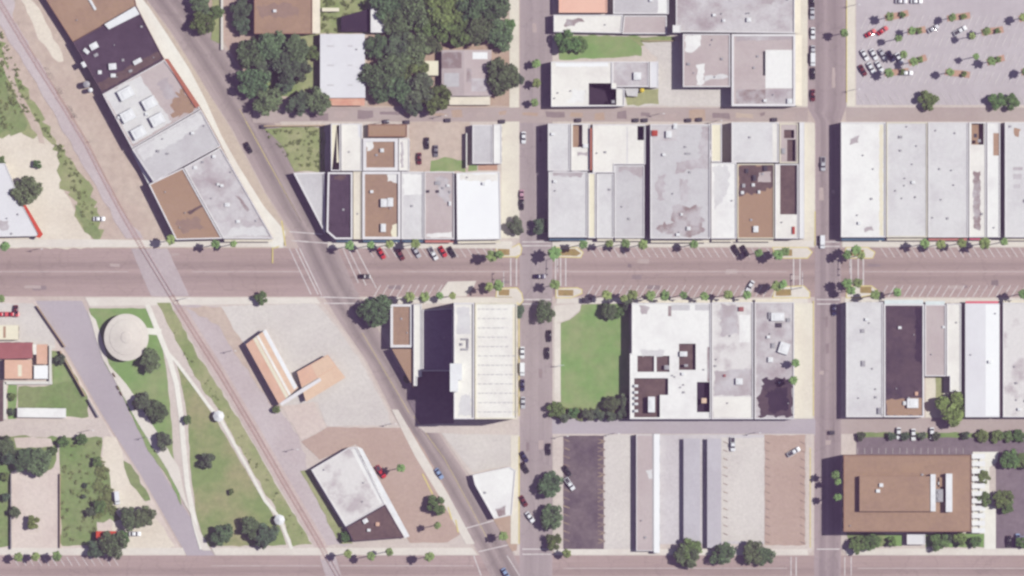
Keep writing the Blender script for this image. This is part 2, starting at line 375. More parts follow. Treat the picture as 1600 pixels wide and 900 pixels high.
sheet('dirt_strip', [(35,0),(55,2),(85,60),(100,95),(92,98),(62,60)], 'caliche', ZL3+0.004, rough=0.6)
sheet('sidewalk_strip', [(-300,374),(150,374),(430,378),(448,386),(-300,387)], 'paving_pale', ZL3+0.012)
sheet('storefront_walk', [(206,-30),(216,-10),(232,10),(262,55),(296,108),(322,158),(346,212),(372,258),(412,322),(446,362),(442,387),(424,387),(340,215),(312,165),(256,90),(214,22),(196,-10)], 'paving_white', ZL3+0.016)
# ---- left below the avenue: park, railway, depot yard
sheet('sidewalk_strip', [(133,465),(494,465),(500,474),(140,478)], 'paving_pale', ZL)
sheet('park_lawn', [(139,482),(228,482),(240,512),(255,545),(262,600),(268,660),(272,720),(284,790),(262,745),(232,705),(206,650),(182,600),(160,560)], 'lawn', ZL, rough=0.25)
sheet('park_lawn', [(274,560),(300,600),(340,660),(372,715),(405,770),(435,818),(448,852),(322,854),(306,800),(298,740),(294,660),(288,620)], 'lawn_worn', ZL, rough=0.25)
sheet('grass_verge', [(246,474),(266,474),(300,540),(350,620),(400,700),(450,790),(490,852),(458,852),(440,810),(400,745),(345,648),(300,580)], 'grass_dry', ZL, rough=0.5)
sheet('gravel_strip', [(268,474),(340,478),(372,520),(392,560),(430,625),(470,690),(482,735),(520,800),(548,852),(500,852),(450,770),(400,690),(340,590)], 'gravel_lilac', ZL, rough=0.6)
sheet('gravel_strip', [(285,480),(352,480),(378,530),(410,590),(440,636),(425,636),(380,570),(340,508)], 'dirt', ZL2, rough=0.6)
sheet('depot_yard', [(344,478),(494,474),(526,512),(566,568),(606,644),(612,664),(512,666),(496,628),(440,634),(382,540)], 'concrete', ZL2, rough=0.3)
sheet('depot_yard', [(440,636),(490,628),(510,668),(470,688)], 'dirt_pale', ZL3, rough=0.3)
sheet('dirt_lot', [(470,690),(512,668),(640,668),(668,712),(700,770),(724,832),(700,848),(640,848),(602,782),(556,694),(500,718)], 'brick_lot', ZL3, rough=0.2)
sheet('grass_verge', [(470,735),(484,735),(552,850),(532,850)], 'grass_dry', ZL3+0.004, rough=0.4)
sheet('sidewalk_strip', [(330,856),(738,856),(746,867),(336,867)], 'paving_pale', ZL3)
sheet('sidewalk_strip', [(612,640),(622,640),(664,712),(700,772),(742,850),(728,850),(688,778),(648,712)], 'paving_pale', ZL3+0.004)
# park paths
def path(pts, w, mat='paving_white', z=ZL3+0.008):
    l, r = [], []
    for i, q in enumerate(pts):
        a = Vector(pts[max(0, i-1)]); b = Vector(pts[min(len(pts)-1, i+1)]); d = (b-a).normalized(); nn = Vector((-d.y, d.x))*w/2
        l.append((q[0]-nn.x, q[1]-nn.y)); r.append((q[0]+nn.x, q[1]+nn.y))
    return sheet('park_path', l + r[::-1], mat, z)
path([(230,476),(242,505),(254,535),(266,565),(276,600),(283,650),(287,700),(293,760),(305,820),(316,858)], 8)
path([(256,545),(276,566),(300,598),(326,634),(345,656),(365,692),(392,740),(414,782),(436,808),(446,832),(456,858)], 5, z=ZL3+0.012)
path([(226,517),(252,519)], 10, z=ZL3+0.016)
sheet('park_path', [(136,484),(150,500),(164,545),(170,570),(198,600),(214,625),(228,648),(244,672),(262,702),(280,730),(288,770),(300,810),(316,860),(330,860),(290,790),(262,735),(236,695),(212,655),(186,606),(160,560)], 'paving_pale', ZL3+0.02, rough=0.15)
# ---- lower left: yards along the slanted street
sheet('side_lane', [(-300,655),(160,655),(176,684),(-300,682)], 'paving', ZL)
sheet('yard_grass', [(80,548),(96,548),(136,618),(138,652),(28,652),(28,604),(82,602)], 'grass_rough', ZL, rough=0.4)
sheet('yard_grass', [(84,552),(96,552),(120,592),(84,600)], 'lawn', ZL2, rough=0.3)
sheet('yard_grass', R(12,602,26,654), 'lawn', ZL2, rough=0.3)
sheet('yard_concrete', [(-200,474),(52,474),(86,530),(86,545),(-200,545)], 'concrete', ZL, rough=0.2)
sheet('yard_grass', [(92,682),(160,682),(158,745),(150,800),(152,850),(95,852)], 'grass_rough', ZL, rough=0.5)
sheet('yard_grass', [(-200,682),(92,682),(84,740),(18,742),(16,855),(-200,855)], 'grass_rough', ZL, rough=0.6)
sheet('yard_dirt', [(18,735),(40,730),(56,744),(90,728),(93,858),(18,858)], 'dirt_pale', ZL2, rough=0.5)
sheet('yard_dirt', [(22,684),(80,684),(84,698),(26,700)], 'dirt_pale', ZL2, rough=0.4)
sheet('yard_dirt', [(162,682),(182,684),(196,720),(225,780),(248,815),(276,855),(190,862),(176,830),(170,780),(160,745)], 'caliche', ZL, rough=0.5)
sheet('yard_grass', [(192,718),(206,728),(236,780),(226,784),(204,756)], 'grass_rough', ZL2, rough=0.5)
sheet('yard_grass', [(150,720),(166,728),(176,790),(190,812),(150,815),(140,780)], 'grass_rough', ZL2+0.004, rough=0.8)
sheet('sidewalk_strip', [(-300,856),(286,856),(290,867),(-300,867)], 'paving_pale', ZL3)
# ---- block between the diagonal and the left cross street
sheet('yard_dirt', [(300,0),(330,-40),(396,-40),(396,110),(388,150),(410,166),(376,106),(340,50)], 'brick_lot', ZL, rough=0.4)
sheet('yard_grass', [(330,-30),(346,-30),(346,70),(330,60)], 'grass_dry', ZL2, rough=0.5)
sheet('yard_grass', R(500,-20,580,52), 'grass_dry', ZL, rough=0.3)
sheet('yard_grass', R(396,54,500,152), 'grass_dry', ZL2, rough=0.5)
sheet('yard_dirt', R(574,54,800,166), 'dirt_brown', ZL, rough=0.3)
sheet('sidewalk_strip', R(796,-80,811,168), 'paving_cream', ZL3)
sheet('yard_grass', [(412,200),(508,198),(508,268),(462,268),(440,226)], 'grass_dry', ZL, rough=0.4)
sheet('yard_grass', [(455,215),(505,208),(505,262),(470,262)], 'grass_dry', ZL2, rough=0.8)
sheet('yard_dirt', R(640,190,735,268), 'dirt', ZL, rough=0.2)
sheet('yard_grass', [(672,252),(694,246),(727,252),(727,268),(672,268)], 'lawn', ZL2, rough=0.4)
sheet('yard_grass', R(732,258,746,267), 'lawn', ZL2, rough=0.2)
sheet('brick_patio', R(747,257,777,266), 'brick_paving', ZL2)
sheet('sidewalk_strip', R(783,190,811,372), 'paving_cream', ZL2)
sheet('sidewalk_strip', R(512,377,800,388), 'paving_pale', ZL)
# ---- blocks right of the left cross street
sheet('sidewalk_strip', R(863,-80,872,168), 'paving', ZL)
sheet('lot_grass', [(872,54),(1000,56),(1004,86),(960,92),(872,92)], 'lawn', ZL, rough=0.5)
sheet('lot_grass', [(980,58),(1052,58),(1056,66),(1000,72)], 'grass_dry', ZL2, rough=0.4)
sheet('yard_dirt', [(1002,66),(1060,64),(1066,136),(1142,138),(1142,166),(966,166),(976,138),(1028,92)], 'concrete', ZL2, rough=0.3)
sheet('yard_grass', R(978,138,1030,164), 'grass_dry', ZL3, rough=0.6)
sheet('sidewalk_strip', R(1245,-80,1262,166), 'paving_cream', ZL)
sheet('sidewalk_strip', R(863,375,1272,386), 'paving_pale', ZL)
sheet('sidewalk_strip', R(1256,192,1273,376), 'paving_cream', ZL2)
sheet('sidewalk_strip', R(1316,375,1900,386), 'paving_pale', ZL)
sheet('parking_lot', R(1338,-80,1900,164), 'concrete_lilac', ZL)
sheet('sidewalk_strip', R(1323,-80,1336,166), 'paving_cream', ZL2)
sheet('sidewalk_strip', R(870,466,1262,474), 'paving_pale', ZL)
sheet('green_lawn', [(876,504),(890,500),(906,486),(908,476),(984,474),(984,640),(940,648),(876,640)], 'lawn', ZL2, rough=0.15)
sheet('corner_plaza', [(866,478),(908,474),(906,484),(890,498),(876,503),(866,505)], 'paving_pale', ZL3)
sheet('planting_bed', [(866,636),(984,640),(984,654),(866,654)], 'grass_rough', ZL3, rough=0.3)
sheet('sidewalk_strip', R(866,505,876,636), 'paving_pale', ZL3)
sheet('sidewalk_strip', R(1241,474,1270,654), 'paving_cream', ZL2)
sheet('sidewalk_strip', R(1320,466,1900,473), 'paving_pale', ZL)
sheet('back_yard', R(1446,586,1486,652), 'paving_cream', ZL2)
sheet('back_yard', R(1462,588,1474,636), 'grass_dry', ZL3, rough=0.2)
# lower parking blocks
sheet('parking_lot', R(880,681,943,858), 'asphalt_lot', ZL, rough=0.15)
sheet('parking_lot', R(945,679,986,862), 'concrete', ZL)
sheet('parking_lot', R(1031,679,1194,850), 'concrete_cool', ZL)
sheet('parking_lot', R(1126,684,1194,846), 'concrete', ZL2, rough=0.2)
sheet('parking_lot', R(1195,680,1258,852), 'brick_lot', ZL2, rough=0.2)
sheet('sidewalk_strip', R(1259,680,1271,856), 'paving', ZL2)
sheet('sidewalk_strip', R(864,680,880,858), 'paving', ZL2)
sheet('sidewalk_strip', R(866,858,1262,867), 'paving_pale', ZL3)
sheet('driveway', R(1338,682,1900,712), 'asphalt_drive', ZL)
sheet('parking_lot', [(1556,712),(1900,712),(1900,858),(1556,858),(1556,790)], 'asphalt_drive', ZL+0.004)
sheet('planting_bed', R(1340,676,1900,684), 'grass_rough', ZL2, rough=0.3)
sheet('planting_bed', [(1322,832),(1384,834),(1384,854),(1330,856)], 'grass_rough', ZL2, rough=0.2)
sheet('planting_bed', R(1384,836,1410,853), 'lawn', ZL3, rough=0.2)
sheet('planting_bed', R(1446,834,1538,855), 'lawn', ZL2, rough=0.2)
sheet('entrance_walk', [(1520,706),(1560,706),(1558,722),(1546,730),(1546,790),(1556,792),(1556,858),(1538,858),(1538,832),(1520,832)], 'paving_white', ZL3)
sheet('sidewalk_strip', R(1322,857,1900,867), 'paving_pale', ZL2)
# block with the tall white building
sheet('sidewalk_strip', [(556,465),(806,465),(808,474),(600,474)], 'paving_pale', ZL)
sheet('corner_lot', [(712,678),(808,680),(808,726),(738,738),(690,676)], 'concrete', ZL, rough=0.2)
sheet('corner_lot', [(651,578),(709,578),(709,662),(656,662),(636,624)], 'asphalt_drive', ZL3)  # dark asphalt laid where the tower's shadow falls, to deepen that shade
sheet('corner_lot', [(650,664),(810,656),(810,680),(664,676)], 'paving', ZL2)
sheet('corner_lot', [(786,806),(808,806),(808,860),(800,862),(764,800)], 'dirt_brown', ZL, rough=0.2)
sheet('sidewalk_strip', [(798,680),(811,680),(811,850),(798,850)], 'paving_cream', ZL3)
# rail crossing panels on the avenue
sheet('rail_crossing', [(204,388),(262,388),(276,420),(296,463),(236,463),(222,430)], 'panel', ZR+0.03, rough=0.15)
sheet('rail_crossing', [(499,868),(524,868),(545,938),(520,938)], 'panel', ZR+0.03)
# ---- kerb bulbs with planters at the crossings
def bulb(poly, soil=None, yellow=True):
    p = W2(poly, ZS)
    m = MB(); m.prism(p, 0.0, ZS); tag(m.build('kerb_island', 'paving_pale'), kind='structure')
    if yellow:
        q = inset(p, 0.35); m = MB(); m.flat(p, ZS+0.012, holes=[q]); tag(m.build('kerb_paint', 'paint_yellow'), kind='structure')
    if soil: sheet('planting_bed', soil, 'mulch', ZS+0.024, rough=0.1)
bulb([(774,386),(800,386),(812,380),(816,388),(814,398),(806,402),(776,402)], R(778,389,796,399))
bulb([(774,466),(776,450),(808,449),(816,458),(818,470),(812,478),(800,466)], R(779,452,796,462))
bulb([(866,386),(902,386),(912,394),(908,403),(868,402)], [(870,389),(898,389),(908,396),(900,400),(870,399)])
bulb([(868,466),(868,450),(902,449),(910,452),(910,459),(892,466)], R(872,453,896,462))
bulb([(1206,386),(1262,386),(1270,394),(1262,404),(1212,404)], R(1212,390,1238,400))
bulb([(1206,466),(1212,448),(1256,446),(1266,456),(1266,466)], R(1212,452,1236,462))
bulb([(1322,386),(1356,386),(1368,394),(1364,404),(1326,404),(1318,396)], R(1330,390,1350,400))
bulb([(1322,466),(1322,450),(1330,446),(1362,446),(1370,452),(1368,460),(1340,466)], R(1344,448,1362,458))
bulb([(683,463),(700,440),(744,439),(740,449),(728,463)], None, False)
# ---- painted markings
def marks(name, segs, w=0.18, z=ZM+0.02, mat='paint_white'):
    m = MB()
    for a, b in segs: line(m, a, b, w, z)
    return tag(m.build(name, mat), kind='structure')
Z2 = ZM+0.02
marks('stall_lines', [((x,387),(x+10,402)) for x in range(574,770,12)] + [((x,387),(x+10,402)) for x in range(922,1206,12)] + [((x,387),(x+10,402)) for x in range(1376,1640,12)], 0.28)
marks('stall_lines', [((x,464),(x+11,445)) for x in range(584,690,12)] + [((x,464),(x+11,446)) for x in range(916,1206,12)] + [((x,464),(x+11,446)) for x in range(1376,1640,12)], 0.30)
marks('centre_line', [((x,424.5),(x+170,424.5)) for x in (300,630)] + [((884,424.5),(1230,424.5)),((1350,424.5),(1660,424.5)),((-60,424.5),(200,424.5))], 0.14)
marks('crosswalk_lines', [((x,403),(x,447)) for x in (798,807,868,876,884)] + [((x,404),(x,446)) for x in (1240,1250,1330,1341,1349)], 0.45)
marks('crosswalk_lines', [((816,y),(861,y)) for y in (378,384,468,475)] + [((1276,y),(1312,y)) for y in (378,385,468,475)], 0.40)
marks('crosswalk_lines', [((452,388),(486,460)),((462,388),(497,460)),((468,388),(503,462)),((536,388),(560,442)),((544,388),(572,446)),((556,388),(588,450)),((452,362),(504,366)),((456,376),(512,380)),((500,464),(566,466)),((506,474),(560,474))], 0.38)
marks('crosswalk_lines', [((726,826),(776,812)),((748,862),(800,850)),((740,868),(752,900)),((792,868),(812,900)),((816,858),(862,858)),((816,866),(862,866)),((1276,858),(1312,858)),((1236,870),(1236,900)),((1244,870),(1244,900)),((1320,870),(1320,900)),((1330,870),(1330,900))], 0.38)
marks('centre_line', [((374,170),(470,345)),((384,190),(470,345))], 0.12, mat='paint_yellow')
marks('centre_line', [((646,650),(694,716)),((694,716),(764,846)),((566,520),(640,646))], 0.14, mat='paint_yellow')
marks('kerb_paint', [((426,386),(426,411)),((440,345),(446,384)),((436,385),(428,388))], 0.5, ZLM+0.02, 'paint_yellow')
marks('kerb_paint', [((811,480),(811,650)),((811,682),(811,850)),((811,400),(806,404)),((864,846),(864,858))], 0.4, ZLM+0.01, 'paint_yellow')
marks('kerb_paint', [((1273.5,330),(1273.5,384)),((1271,470),(1271,650)),((1266,700),(1266,856)),((1323,0),(1323,160))], 0.35, ZLM+0.01, 'paint_yellow')
marks('stall_lines', [((x,870),(x+9,884)) for x in range(20,180,12)], 0.26)
marks('lane_line', [((330,884),(500,884)),((530,884),(740,884)),((880,888),(1230,888)),((1340,888),(1640,888))], 0.16)
# patched and oil darkened asphalt
M('asphalt_patch', (158,140,146), (146,128,136), bs=0.3, fine=0.08); M('asphalt_new', (142,124,132), (156,138,144), bs=0.3, fine=0.08); M('asphalt_pale', (192,174,174), (182,164,164), bs=0.3, fine=0.06)
pr_ = random.Random(3)
for k in range(26):
    x, y = pr_.uniform(20, 1580), pr_.choice((396,404,412,420,430,438,446,454)); w_, h_ = pr_.uniform(5, 26), pr_.uniform(3, 8)
    if 360 < x < 600: continue
    sheet('asphalt_patch', R(x, y, x+w_, y+h_), pr_.choice(('asphalt_patch','asphalt_pale','asphalt_pale','asphalt_new') if w_ < 12 else ('asphalt_patch','asphalt_pale')), ZR+0.006+0.0004*k, rough=0.2)
for k in range(10):
    x = pr_.choice((822,832,842,852)); y = pr_.uniform(10, 850); sheet('asphalt_patch', R(x, y, x+pr_.uniform(4, 9), y+pr_.uniform(4, 16)), pr_.choice(('asphalt_patch','asphalt_pale')), ZR+0.028, rough=0.2)
    x = pr_.choice((1280,1290,1300)); y = pr_.uniform(10, 850); sheet('asphalt_patch', R(x, y, x+pr_.uniform(4, 9), y+pr_.uniform(4, 22)), pr_.choice(('asphalt_patch','asphalt_pale')), ZR+0.028, rough=0.2)
for x in range(410, 1250, 37):
    sheet('asphalt_patch', R(x, 170+pr_.uniform(0, 8), x+pr_.uniform(8, 34), 180+pr_.uniform(0, 9)), pr_.choice(('asphalt_patch','dirt','asphalt_pale','dirt_brown')), ZR+0.026, rough=0.4)
# parking lot paint
seg = []
for y0, y1 in ((24,46),(52,74),(84,106),(112,132)):
    for x in range(1345,1640,11): seg.append(((x,y1),(x+10,y0)))
marks('stall_lines', seg, 0.26, ZLM)
seg = [((1340+ x,146),(1350+x,164)) for x in range(0,300,12)]
marks('stall_lines', seg, 0.2, ZLM)
seg = []
for y in range(686,852,13): seg += [((934,y),(946,y+4)),((880,y),(890,y+4)),((934,y+7),(944,y+4))]
marks('stall_lines', seg, 0.5, ZLM, 'paint_faded')
seg = [((1196,y),(1203,y+3)) for y in range(690,850,13)] + [((1250,y),(1258,y+4)) for y in range(690,850,13)] + [((1130,y),(1137,y+3)) for y in range(690,840,13)]
marks('stall_lines', seg, 0.32, ZLM, 'paint_faded')
marks('stall_lines', [((660,740),(676,772)),((700,792),(706,812)),((712,812),(716,832))], 0.5, ZLM+0.01, 'paint_yellow')
marks('stall_lines', [((1340+x,700),(1340+x,709)) for x in range(0,170,11)], 0.14, ZLM)
# ---- railway
RL = [(-60,-105),(0,5),(33,60),(65,112),(100,167),(135,225),(150,255),(168,290),(192,335),(215,375),(222,387),(268,463),(285,490),(315,538),(345,585),(400,678),(450,765),(497,845),(509,867),(512,872),(545,930)]
rt = empty('railway_track', P(285,490,ZL), 'single railway track with rusty rails slanting across the left of the town', 'railway track')
o_ = rt.location
def ribbon(off, w, z0, z1, name, mat, smooth=None):
    m = MB(); pts = [P(x, y, z1).to_2d() for x, y in RL]; l, r = [], []
    zt = []
    for i, q in enumerate(pts):
        a = pts[max(0, i-1)]; b = pts[min(len(pts)-1, i+1)]; d = (b-a).normalized(); nn = Vector((-d.y, d.x))
        l.append(q+nn*(off+w/2)); r.append(q+nn*(off-w/2)); zt.append(0.012 if name == 'ballast_bed' and (386 <= RL[i][1] <= 464 or RL[i][1] > 868) else z1)
    for i in range(len(pts)-1):
        a_, b_ = zt[i], zt[i+1]
        m.face([(*r[i], a_), (*r[i+1], b_), (*l[i+1], b_), (*l[i], a_)])
        m.face([(*l[i], a_), (*l[i+1], b_), (*l[i+1], z0), (*l[i], z0)])
        m.face([(*r[i+1], b_), (*r[i], a_), (*r[i], z0), (*r[i+1], z0)])
    return m.build(name, mat, rt, o_)
ribbon(0, 4.6, 0.0, 0.2, 'ballast_bed', 'ballast')
ribbon(0.72, 0.16, 0.0, 0.32, 'rail', 'rail_steel'); ribbon(-0.72, 0.16, 0.0, 0.32, 'rail', 'rail_steel')
m = MB(); pts = [P(x, y).to_2d() for x, y in RL]
for i in range(len(pts)-1):
    a, b = pts[i], pts[i+1]; L_ = (b-a).length; k = int(L_/0.75)
    for j in range(k):
        q = a.lerp(b, j/k)
        if 388 < 450-q.y/S < 463 or 866 < 450-q.y/S: continue
        m.box(q, 2.4, 0.26, 0.2, 0.26, math.atan2(b.y-a.y, b.x-a.x)+math.pi/2)
tag(m.build('sleepers', 'sleepers', rt, o_), kind='stuff')
# ---------------------------------------------------------------- buildings
NRM = {'S': (0,-1), 'N': (0,1), 'E': (1,0), 'W': (-1,0), 'SW': (-.8,-.5), 'NE': (.8,.5), 'SE': (.5,-.8)}
def shopfront(root, p, h, side, o, shop=True):
    d = Vector(NRM[side]); best = None
    for i in range(len(p)):
        a, b = p[i], p[(i+1) % len(p)]; e = b-a
        nn = Vector((e.y, -e.x)).normalized()
        sc = nn.dot(d)*e.length
        if nn.dot(d) > 0.7 and (best is None or sc > best[0]): best = (sc, a, b, nn)
    if not best: return None
    _, a, b, nn = best; e = (b-a); L_ = e.length; u = e/L_; rot = math.atan2(u.y, u.x)
    n = max(2, min(7, int(L_/3.2))); w = L_/n
    for k in range(n):
        c = a+u*(w*(k+0.5))
        if k == n//2:
            m = MB(); m.box(c+nn*0.05, 1.3, 0.12, ZS, ZS+2.3, rot); m.build('door', 'door_paint', root, o)
        else:
            m = MB(); m.box(c+nn*0.04, min(2.4, w*0.7), 0.10, ZS+(0.6 if shop else 1.0), ZS+2.6, rot); m.build('window', 'glass_window', root, o)
        if h > 8.5:
            for lv in range(1, int(h/3.6)):
                m = MB(); m.box(c+nn*0.04, min(1.6, w*0.5), 0.10, ZS+lv*3.6+1.0, ZS+lv*3.6+2.6, rot); m.build('window', 'glass_window', root, o)
    return best
vr = random.Random(21)
def bld(name, poly, h, roof, wall, label, cat='building', par=0.22, thick=0.4, cop='coping_white', units=(), patches=(), wells=(), front='S', awn=None, vents=(), group=None, noise=0.0, z0=0.0):
    p = inset(W2(poly, h), 0.03)
    c = sum(p, Vector((0, 0)))/len(p); o = Vector((c.x, c.y, z0))
    root = empty(name, o, label, cat, group)
    zr = h-par
    m = MB(); m.sides(p, z0, zr); wl = m.build('wall', wall, root, o)
    holes = [W2(w_[0], zr) for w_ in wells]
    pin = inset(p, thick) if par > 0 else p
    m = MB(); m.flat(pin, zr, holes=holes); rf = m.build('roof', roof, root, o)
    if par > 0:
        m = MB(); m.sides(p, zr, h); m.flat(p, h, holes=[pin]); m.sides(pin[::-1], zr, h); m.build('parapet', cop, root, o)
    for (wp, dep, mt), hp in zip(wells, holes):
        m = MB(); m.flat(hp, zr-dep); m.sides(hp[::-1], zr-dep, zr); m.build('light_well', mt, rf, o)
    for k, q in enumerate(patches):
        pp, mt = q[0], q[1]
        w = W2(pp, zr)
        if len(q) > 2: w = roughen(w, q[2], 1.0)
        m = MB(); m.flat(w, zr+0.012+0.008*k); m.build('roof_patch', mt, rf, o)
    for q in units:
        x, y, w_, l_, hh, mt = q[:6]; rot = math.radians(q[6]) if len(q) > 6 else 0
        cc = P(x, y, zr).to_2d(); w_ *= S; l_ *= S
        m = MB()
        m.box(cc, w_*0.9, l_*0.9, zr, zr+0.2, rot); m.box(cc, w_, l_, zr+0.2, zr+hh, rot, 0.97)
        m.box(cc, w_*0.6, l_*0.6, zr+hh, zr+hh+0.12, rot, 0.8)
        m.build('air_conditioner', mt, rf, o)
    for (x, y, r) in vents:
        q = P(x, y, zr); m = MB(); r *= .75; m.tube(q, q+Vector((0, 0, 0.3)), r, r, 8); m.tube(q+Vector((0, 0, .3)), q+Vector((0, 0, .45)), r*1.5, r*0.5, 8); m.build('roof_vent', 'metal_grey', rf, o)
    A_ = area(p)
    for k in range(min(7, int(A_/150)) if h < 15 else 0):       # small pipes and vents
        for tr in range(20):
            x = vr.uniform(min(q.x for q in p), max(q.x for q in p)); y = vr.uniform(min(q.y for q in p), max(q.y for q in p)); q_ = Vector((x, y)); ins = True
            for i in range(len(pin)):
                a_, b_ = pin[i], pin[(i+1) % len(pin)]
                if (b_-a_).normalized().cross(q_-a_) < 1.0: ins = False
            for hp in holes:
                if min(v.x for v in hp)-1 < x < max(v.x for v in hp)+1 and min(v.y for v in hp)-1 < y < max(v.y for v in hp)+1: ins = False
            if ins: break
        if not ins: continue
        m = MB(); t_ = vr.random()
        if t_ < .5: m.tube((x, y, zr), (x, y, zr+.6), .18, .18, 7); m.tube((x, y, zr+.6), (x, y, zr+.75), .3, .16, 7); m.build('vent_pipe', 'metal_grey', rf, o)
        elif t_ < .8: m.box((x, y), .9, .8, zr, zr+.5, 0, .95); m.build('roof_hatch', 'metal_grey', rf, o)
        else: m.box((x, y), 1.3, 1.1, zr, zr+.9, 0, .97); m.build('air_conditioner', 'metal_white', rf, o)
    if front:
        f = shopfront(root, p, h, front, o)
        if awn and f:
            mt, dep, ha = awn; _, a, b, nn = f; u = (b-a).normalized()
            a, b = a+u*0.3, b-u*0.3
            m = MB(); q0, q1 = a+nn*0.02, b+nn*0.02; q2, q3 = b+nn*dep, a+nn*dep
            m.face([(*q0, ha), (*q3, ha-0.35), (*q2, ha-0.35), (*q1, ha)])
            m.face([(*q3, ha-0.35), (*q3, ha-0.6), (*q2, ha-0.6), (*q2, ha-0.35)])
            m.face([(*q0, ha-0.1), (*q1, ha-0.1), (*q2, ha-0.5), (*q3, ha-0.5)])
            m.build('awning', mt, root, o)
    return root, rf, o, zr
def block_on(rf, o, poly, z0, z1, mat, name, top=None):
    m = MB(); m.prism(W2(poly, z1), z0, z1); return m.build(name, mat, rf, o)
def gable(name, a, b, c, d, h, rise, roof_l, roof_r, wall, label, cat='house', ridge_t=0.5, strips=()):
    """rectangular footprint a-b-c-d (px), ridge parallel to a-b, roof planes as two parts"""
    A, B, C, D = (P(*q, h).to_2d() for q in (a, b, c, d))
    cen = (A+B+C+D)/4; o = Vector((cen.x, cen.y, 0)); root = empty(name, o, label, cat)
    R0 = A.lerp(D, ridge_t); R1 = B.lerp(C, ridge_t)
    m = MB(); base = ccw([A, B, C, D]); base = inset(base, 0.3); m.sides(base, 0, h-0.02)
    m.face([(*A.lerp(R0, .1), h-.02), (*D.lerp(R0, .1), h-.02), (*R0, h+rise-.1)]); m.face([(*B.lerp(R1, .1), h-.02), (*C.lerp(R1, .1), h-.02), (*R1, h+rise-.1)])
    m.build('wall', wall, root, o)
    def slope(p0, p1, q0, q1, mat):
        m = MB(); t = 0.15
        m.face([(*p0, h), (*p1, h), (*q1, h+rise), (*q0, h+rise)])
        m.face([(*p0, h-t), (*p1, h-t), (*q1, h+rise-t), (*q0, h+rise-t)])
        m.face([(*p0, h-t), (*p1, h-t), (*p1, h), (*p0, h)])
        m.face([(*p0, h-t), (*p0, h), (*q0, h+rise), (*q0, h+rise-t)]); m.face([(*p1, h-t), (*p1, h), (*q1, h+rise), (*q1, h+rise-t)])
        return m.build('roof', mat, root, o)
    r1 = slope(A, B, R0, R1, roof_l); r2 = slope(D, C, R0, R1, roof_r)
    def on(t0, t1, s0, s1, mat, nm='roof_panel'):     # panel lying on the roof between fractions t (across) and s (along)
        def q(s, t):
            base = A.lerp(B, s).lerp(D.lerp(C, s), t)
            z = h+rise*(t/ridge_t if t <= ridge_t else (1-t)/(1-ridge_t))
            return (base.x, base.y, z+0.04)
        m = MB(); m.face([q(s0, t0), q(s1, t0), q(s1, t1), q(s0, t1)]); m.build(nm, mat, r1 if t0 < ridge_t else r2, o)
    for s_ in strips: on(*s_)
    shopfront(root, base, h, 'S', o, False)
    return root

AC = 'metal_white'; AG = 'metal_grey'
# --- warehouse row beside the railway
bld('warehouse', [(25,-80),(168,-80),(211,0),(213,9),(164,38),(114,66),(72,0)], 4.2, 'roof_brown', 'wall_brick', 'large brown flat roofed warehouse by the railway at the top left corner', par=0.3, cop='coping_brown', thick=0.25, front='W', units=[(144,6,4,22,.5,AC,30)], patches=[([(60,-60),(120,-60),(150,0),(110,20)],'roof_tan',1.0)])
r = bld('warehouse', [(114,66),(164,38),(213,9),(256,92),(160,146)], 5.2, 'roof_tar', 'wall_brick', 'warehouse with a black tar roof dotted with white rooftop boxes', par=0.4, thick=0.3, cop='coping_dark', front='W',
    units=[(147,72,13,10,1.2,AC,28),(135,80,10,6,.9,AC,-40),(150,86,7,5,.8,AG,28),(131,101,6,9,1.0,AC,30),(156,113,6,6,.8,AC),(176,104,12,10,1.2,AC,5),(177,118,8,6,.8,AC),(215,96,14,7,1.0,AC,28),(204,111,6,4,.6,AG,28),(192,94,4,4,.5,AG)],
    patches=[([(160,143),(254,90),(246,80),(152,131)],'roof_tarbrown',0.3)])
block_on(r[1], r[2], [(163,38),(211,10),(218,22),(170,46)], 4.8, 6.0, 'metal_white', 'roof_shed')
r = bld('warehouse', [(160,147),(257,93),(313,170),(206,232)], 6.2, 'roof_taupe', 'wall_brick', 'warehouse with five big white square units and a rusty brown roof half', par=0.5, thick=0.35, front='W',
    units=[(197,146,24,17,1.6,AC,28),(234,161,22,17,1.6,AC,28),(200,181,22,17,1.6,AC,28),(246,187,22,17,1.6,AC,28),(217,207,22,17,1.6,AC,28)],
    patches=[([(163,148),(218,118),(240,150),(268,190),(208,226)],'roof_pale',0.3),([(268,150),(284,140),(306,170),(286,182),(270,186)],'roof_brown',1.2),([(244,128),(262,122),(278,150),(258,156)],'stain_soft',0.8)])
block_on(r[1], r[2], [(257,92),(263,92),(312,165),(306,169)], 5.6, 6.3, 'coping_red', 'roof_edge')
bld('warehouse', [(206,233),(314,171),(345,228),(240,285)], 5.6, 'roof_grey', 'wall_brick', 'grey flat roofed warehouse between the five unit warehouse and the brown roofed one', par=0.35, front='W', patches=[([(212,234),(312,177),(322,192),(226,250)],'roof_pale',0.5)], units=[(247,236,5,4,.6,AG),(262,240,4,3,.5,AG)])
m = MB(); m.prism(W2([(205,236),(212,235),(239,284),(232,288)], 3.2), 2.9, 3.2)
for q in ((207,240),(220,262),(233,284)): v = P(*q); m.tube(v, v+Vector((0,0,2.95)), .12, .12, 6)
dc = m.build('loading_canopy', 'metal_white', None, P(222,260)); tag(dc, 'narrow white loading canopy along the rear of the grey warehouse', 'canopy')
bld('warehouse', [(232,288),(286,262),(348,373),(275,375)], 5.6, 'roof_tan', 'wall_brick', 'corner warehouse with a plain brown roof where the railway meets the avenue', par=0.45, thick=0.5, front='S', patches=[([(292,332),(312,320),(318,322),(296,336)],'roof_tarbrown',0.2),([(275,345),(310,340),(320,356),(286,362)],'stain_dark',1.0)], vents=[(258,300,.3)])
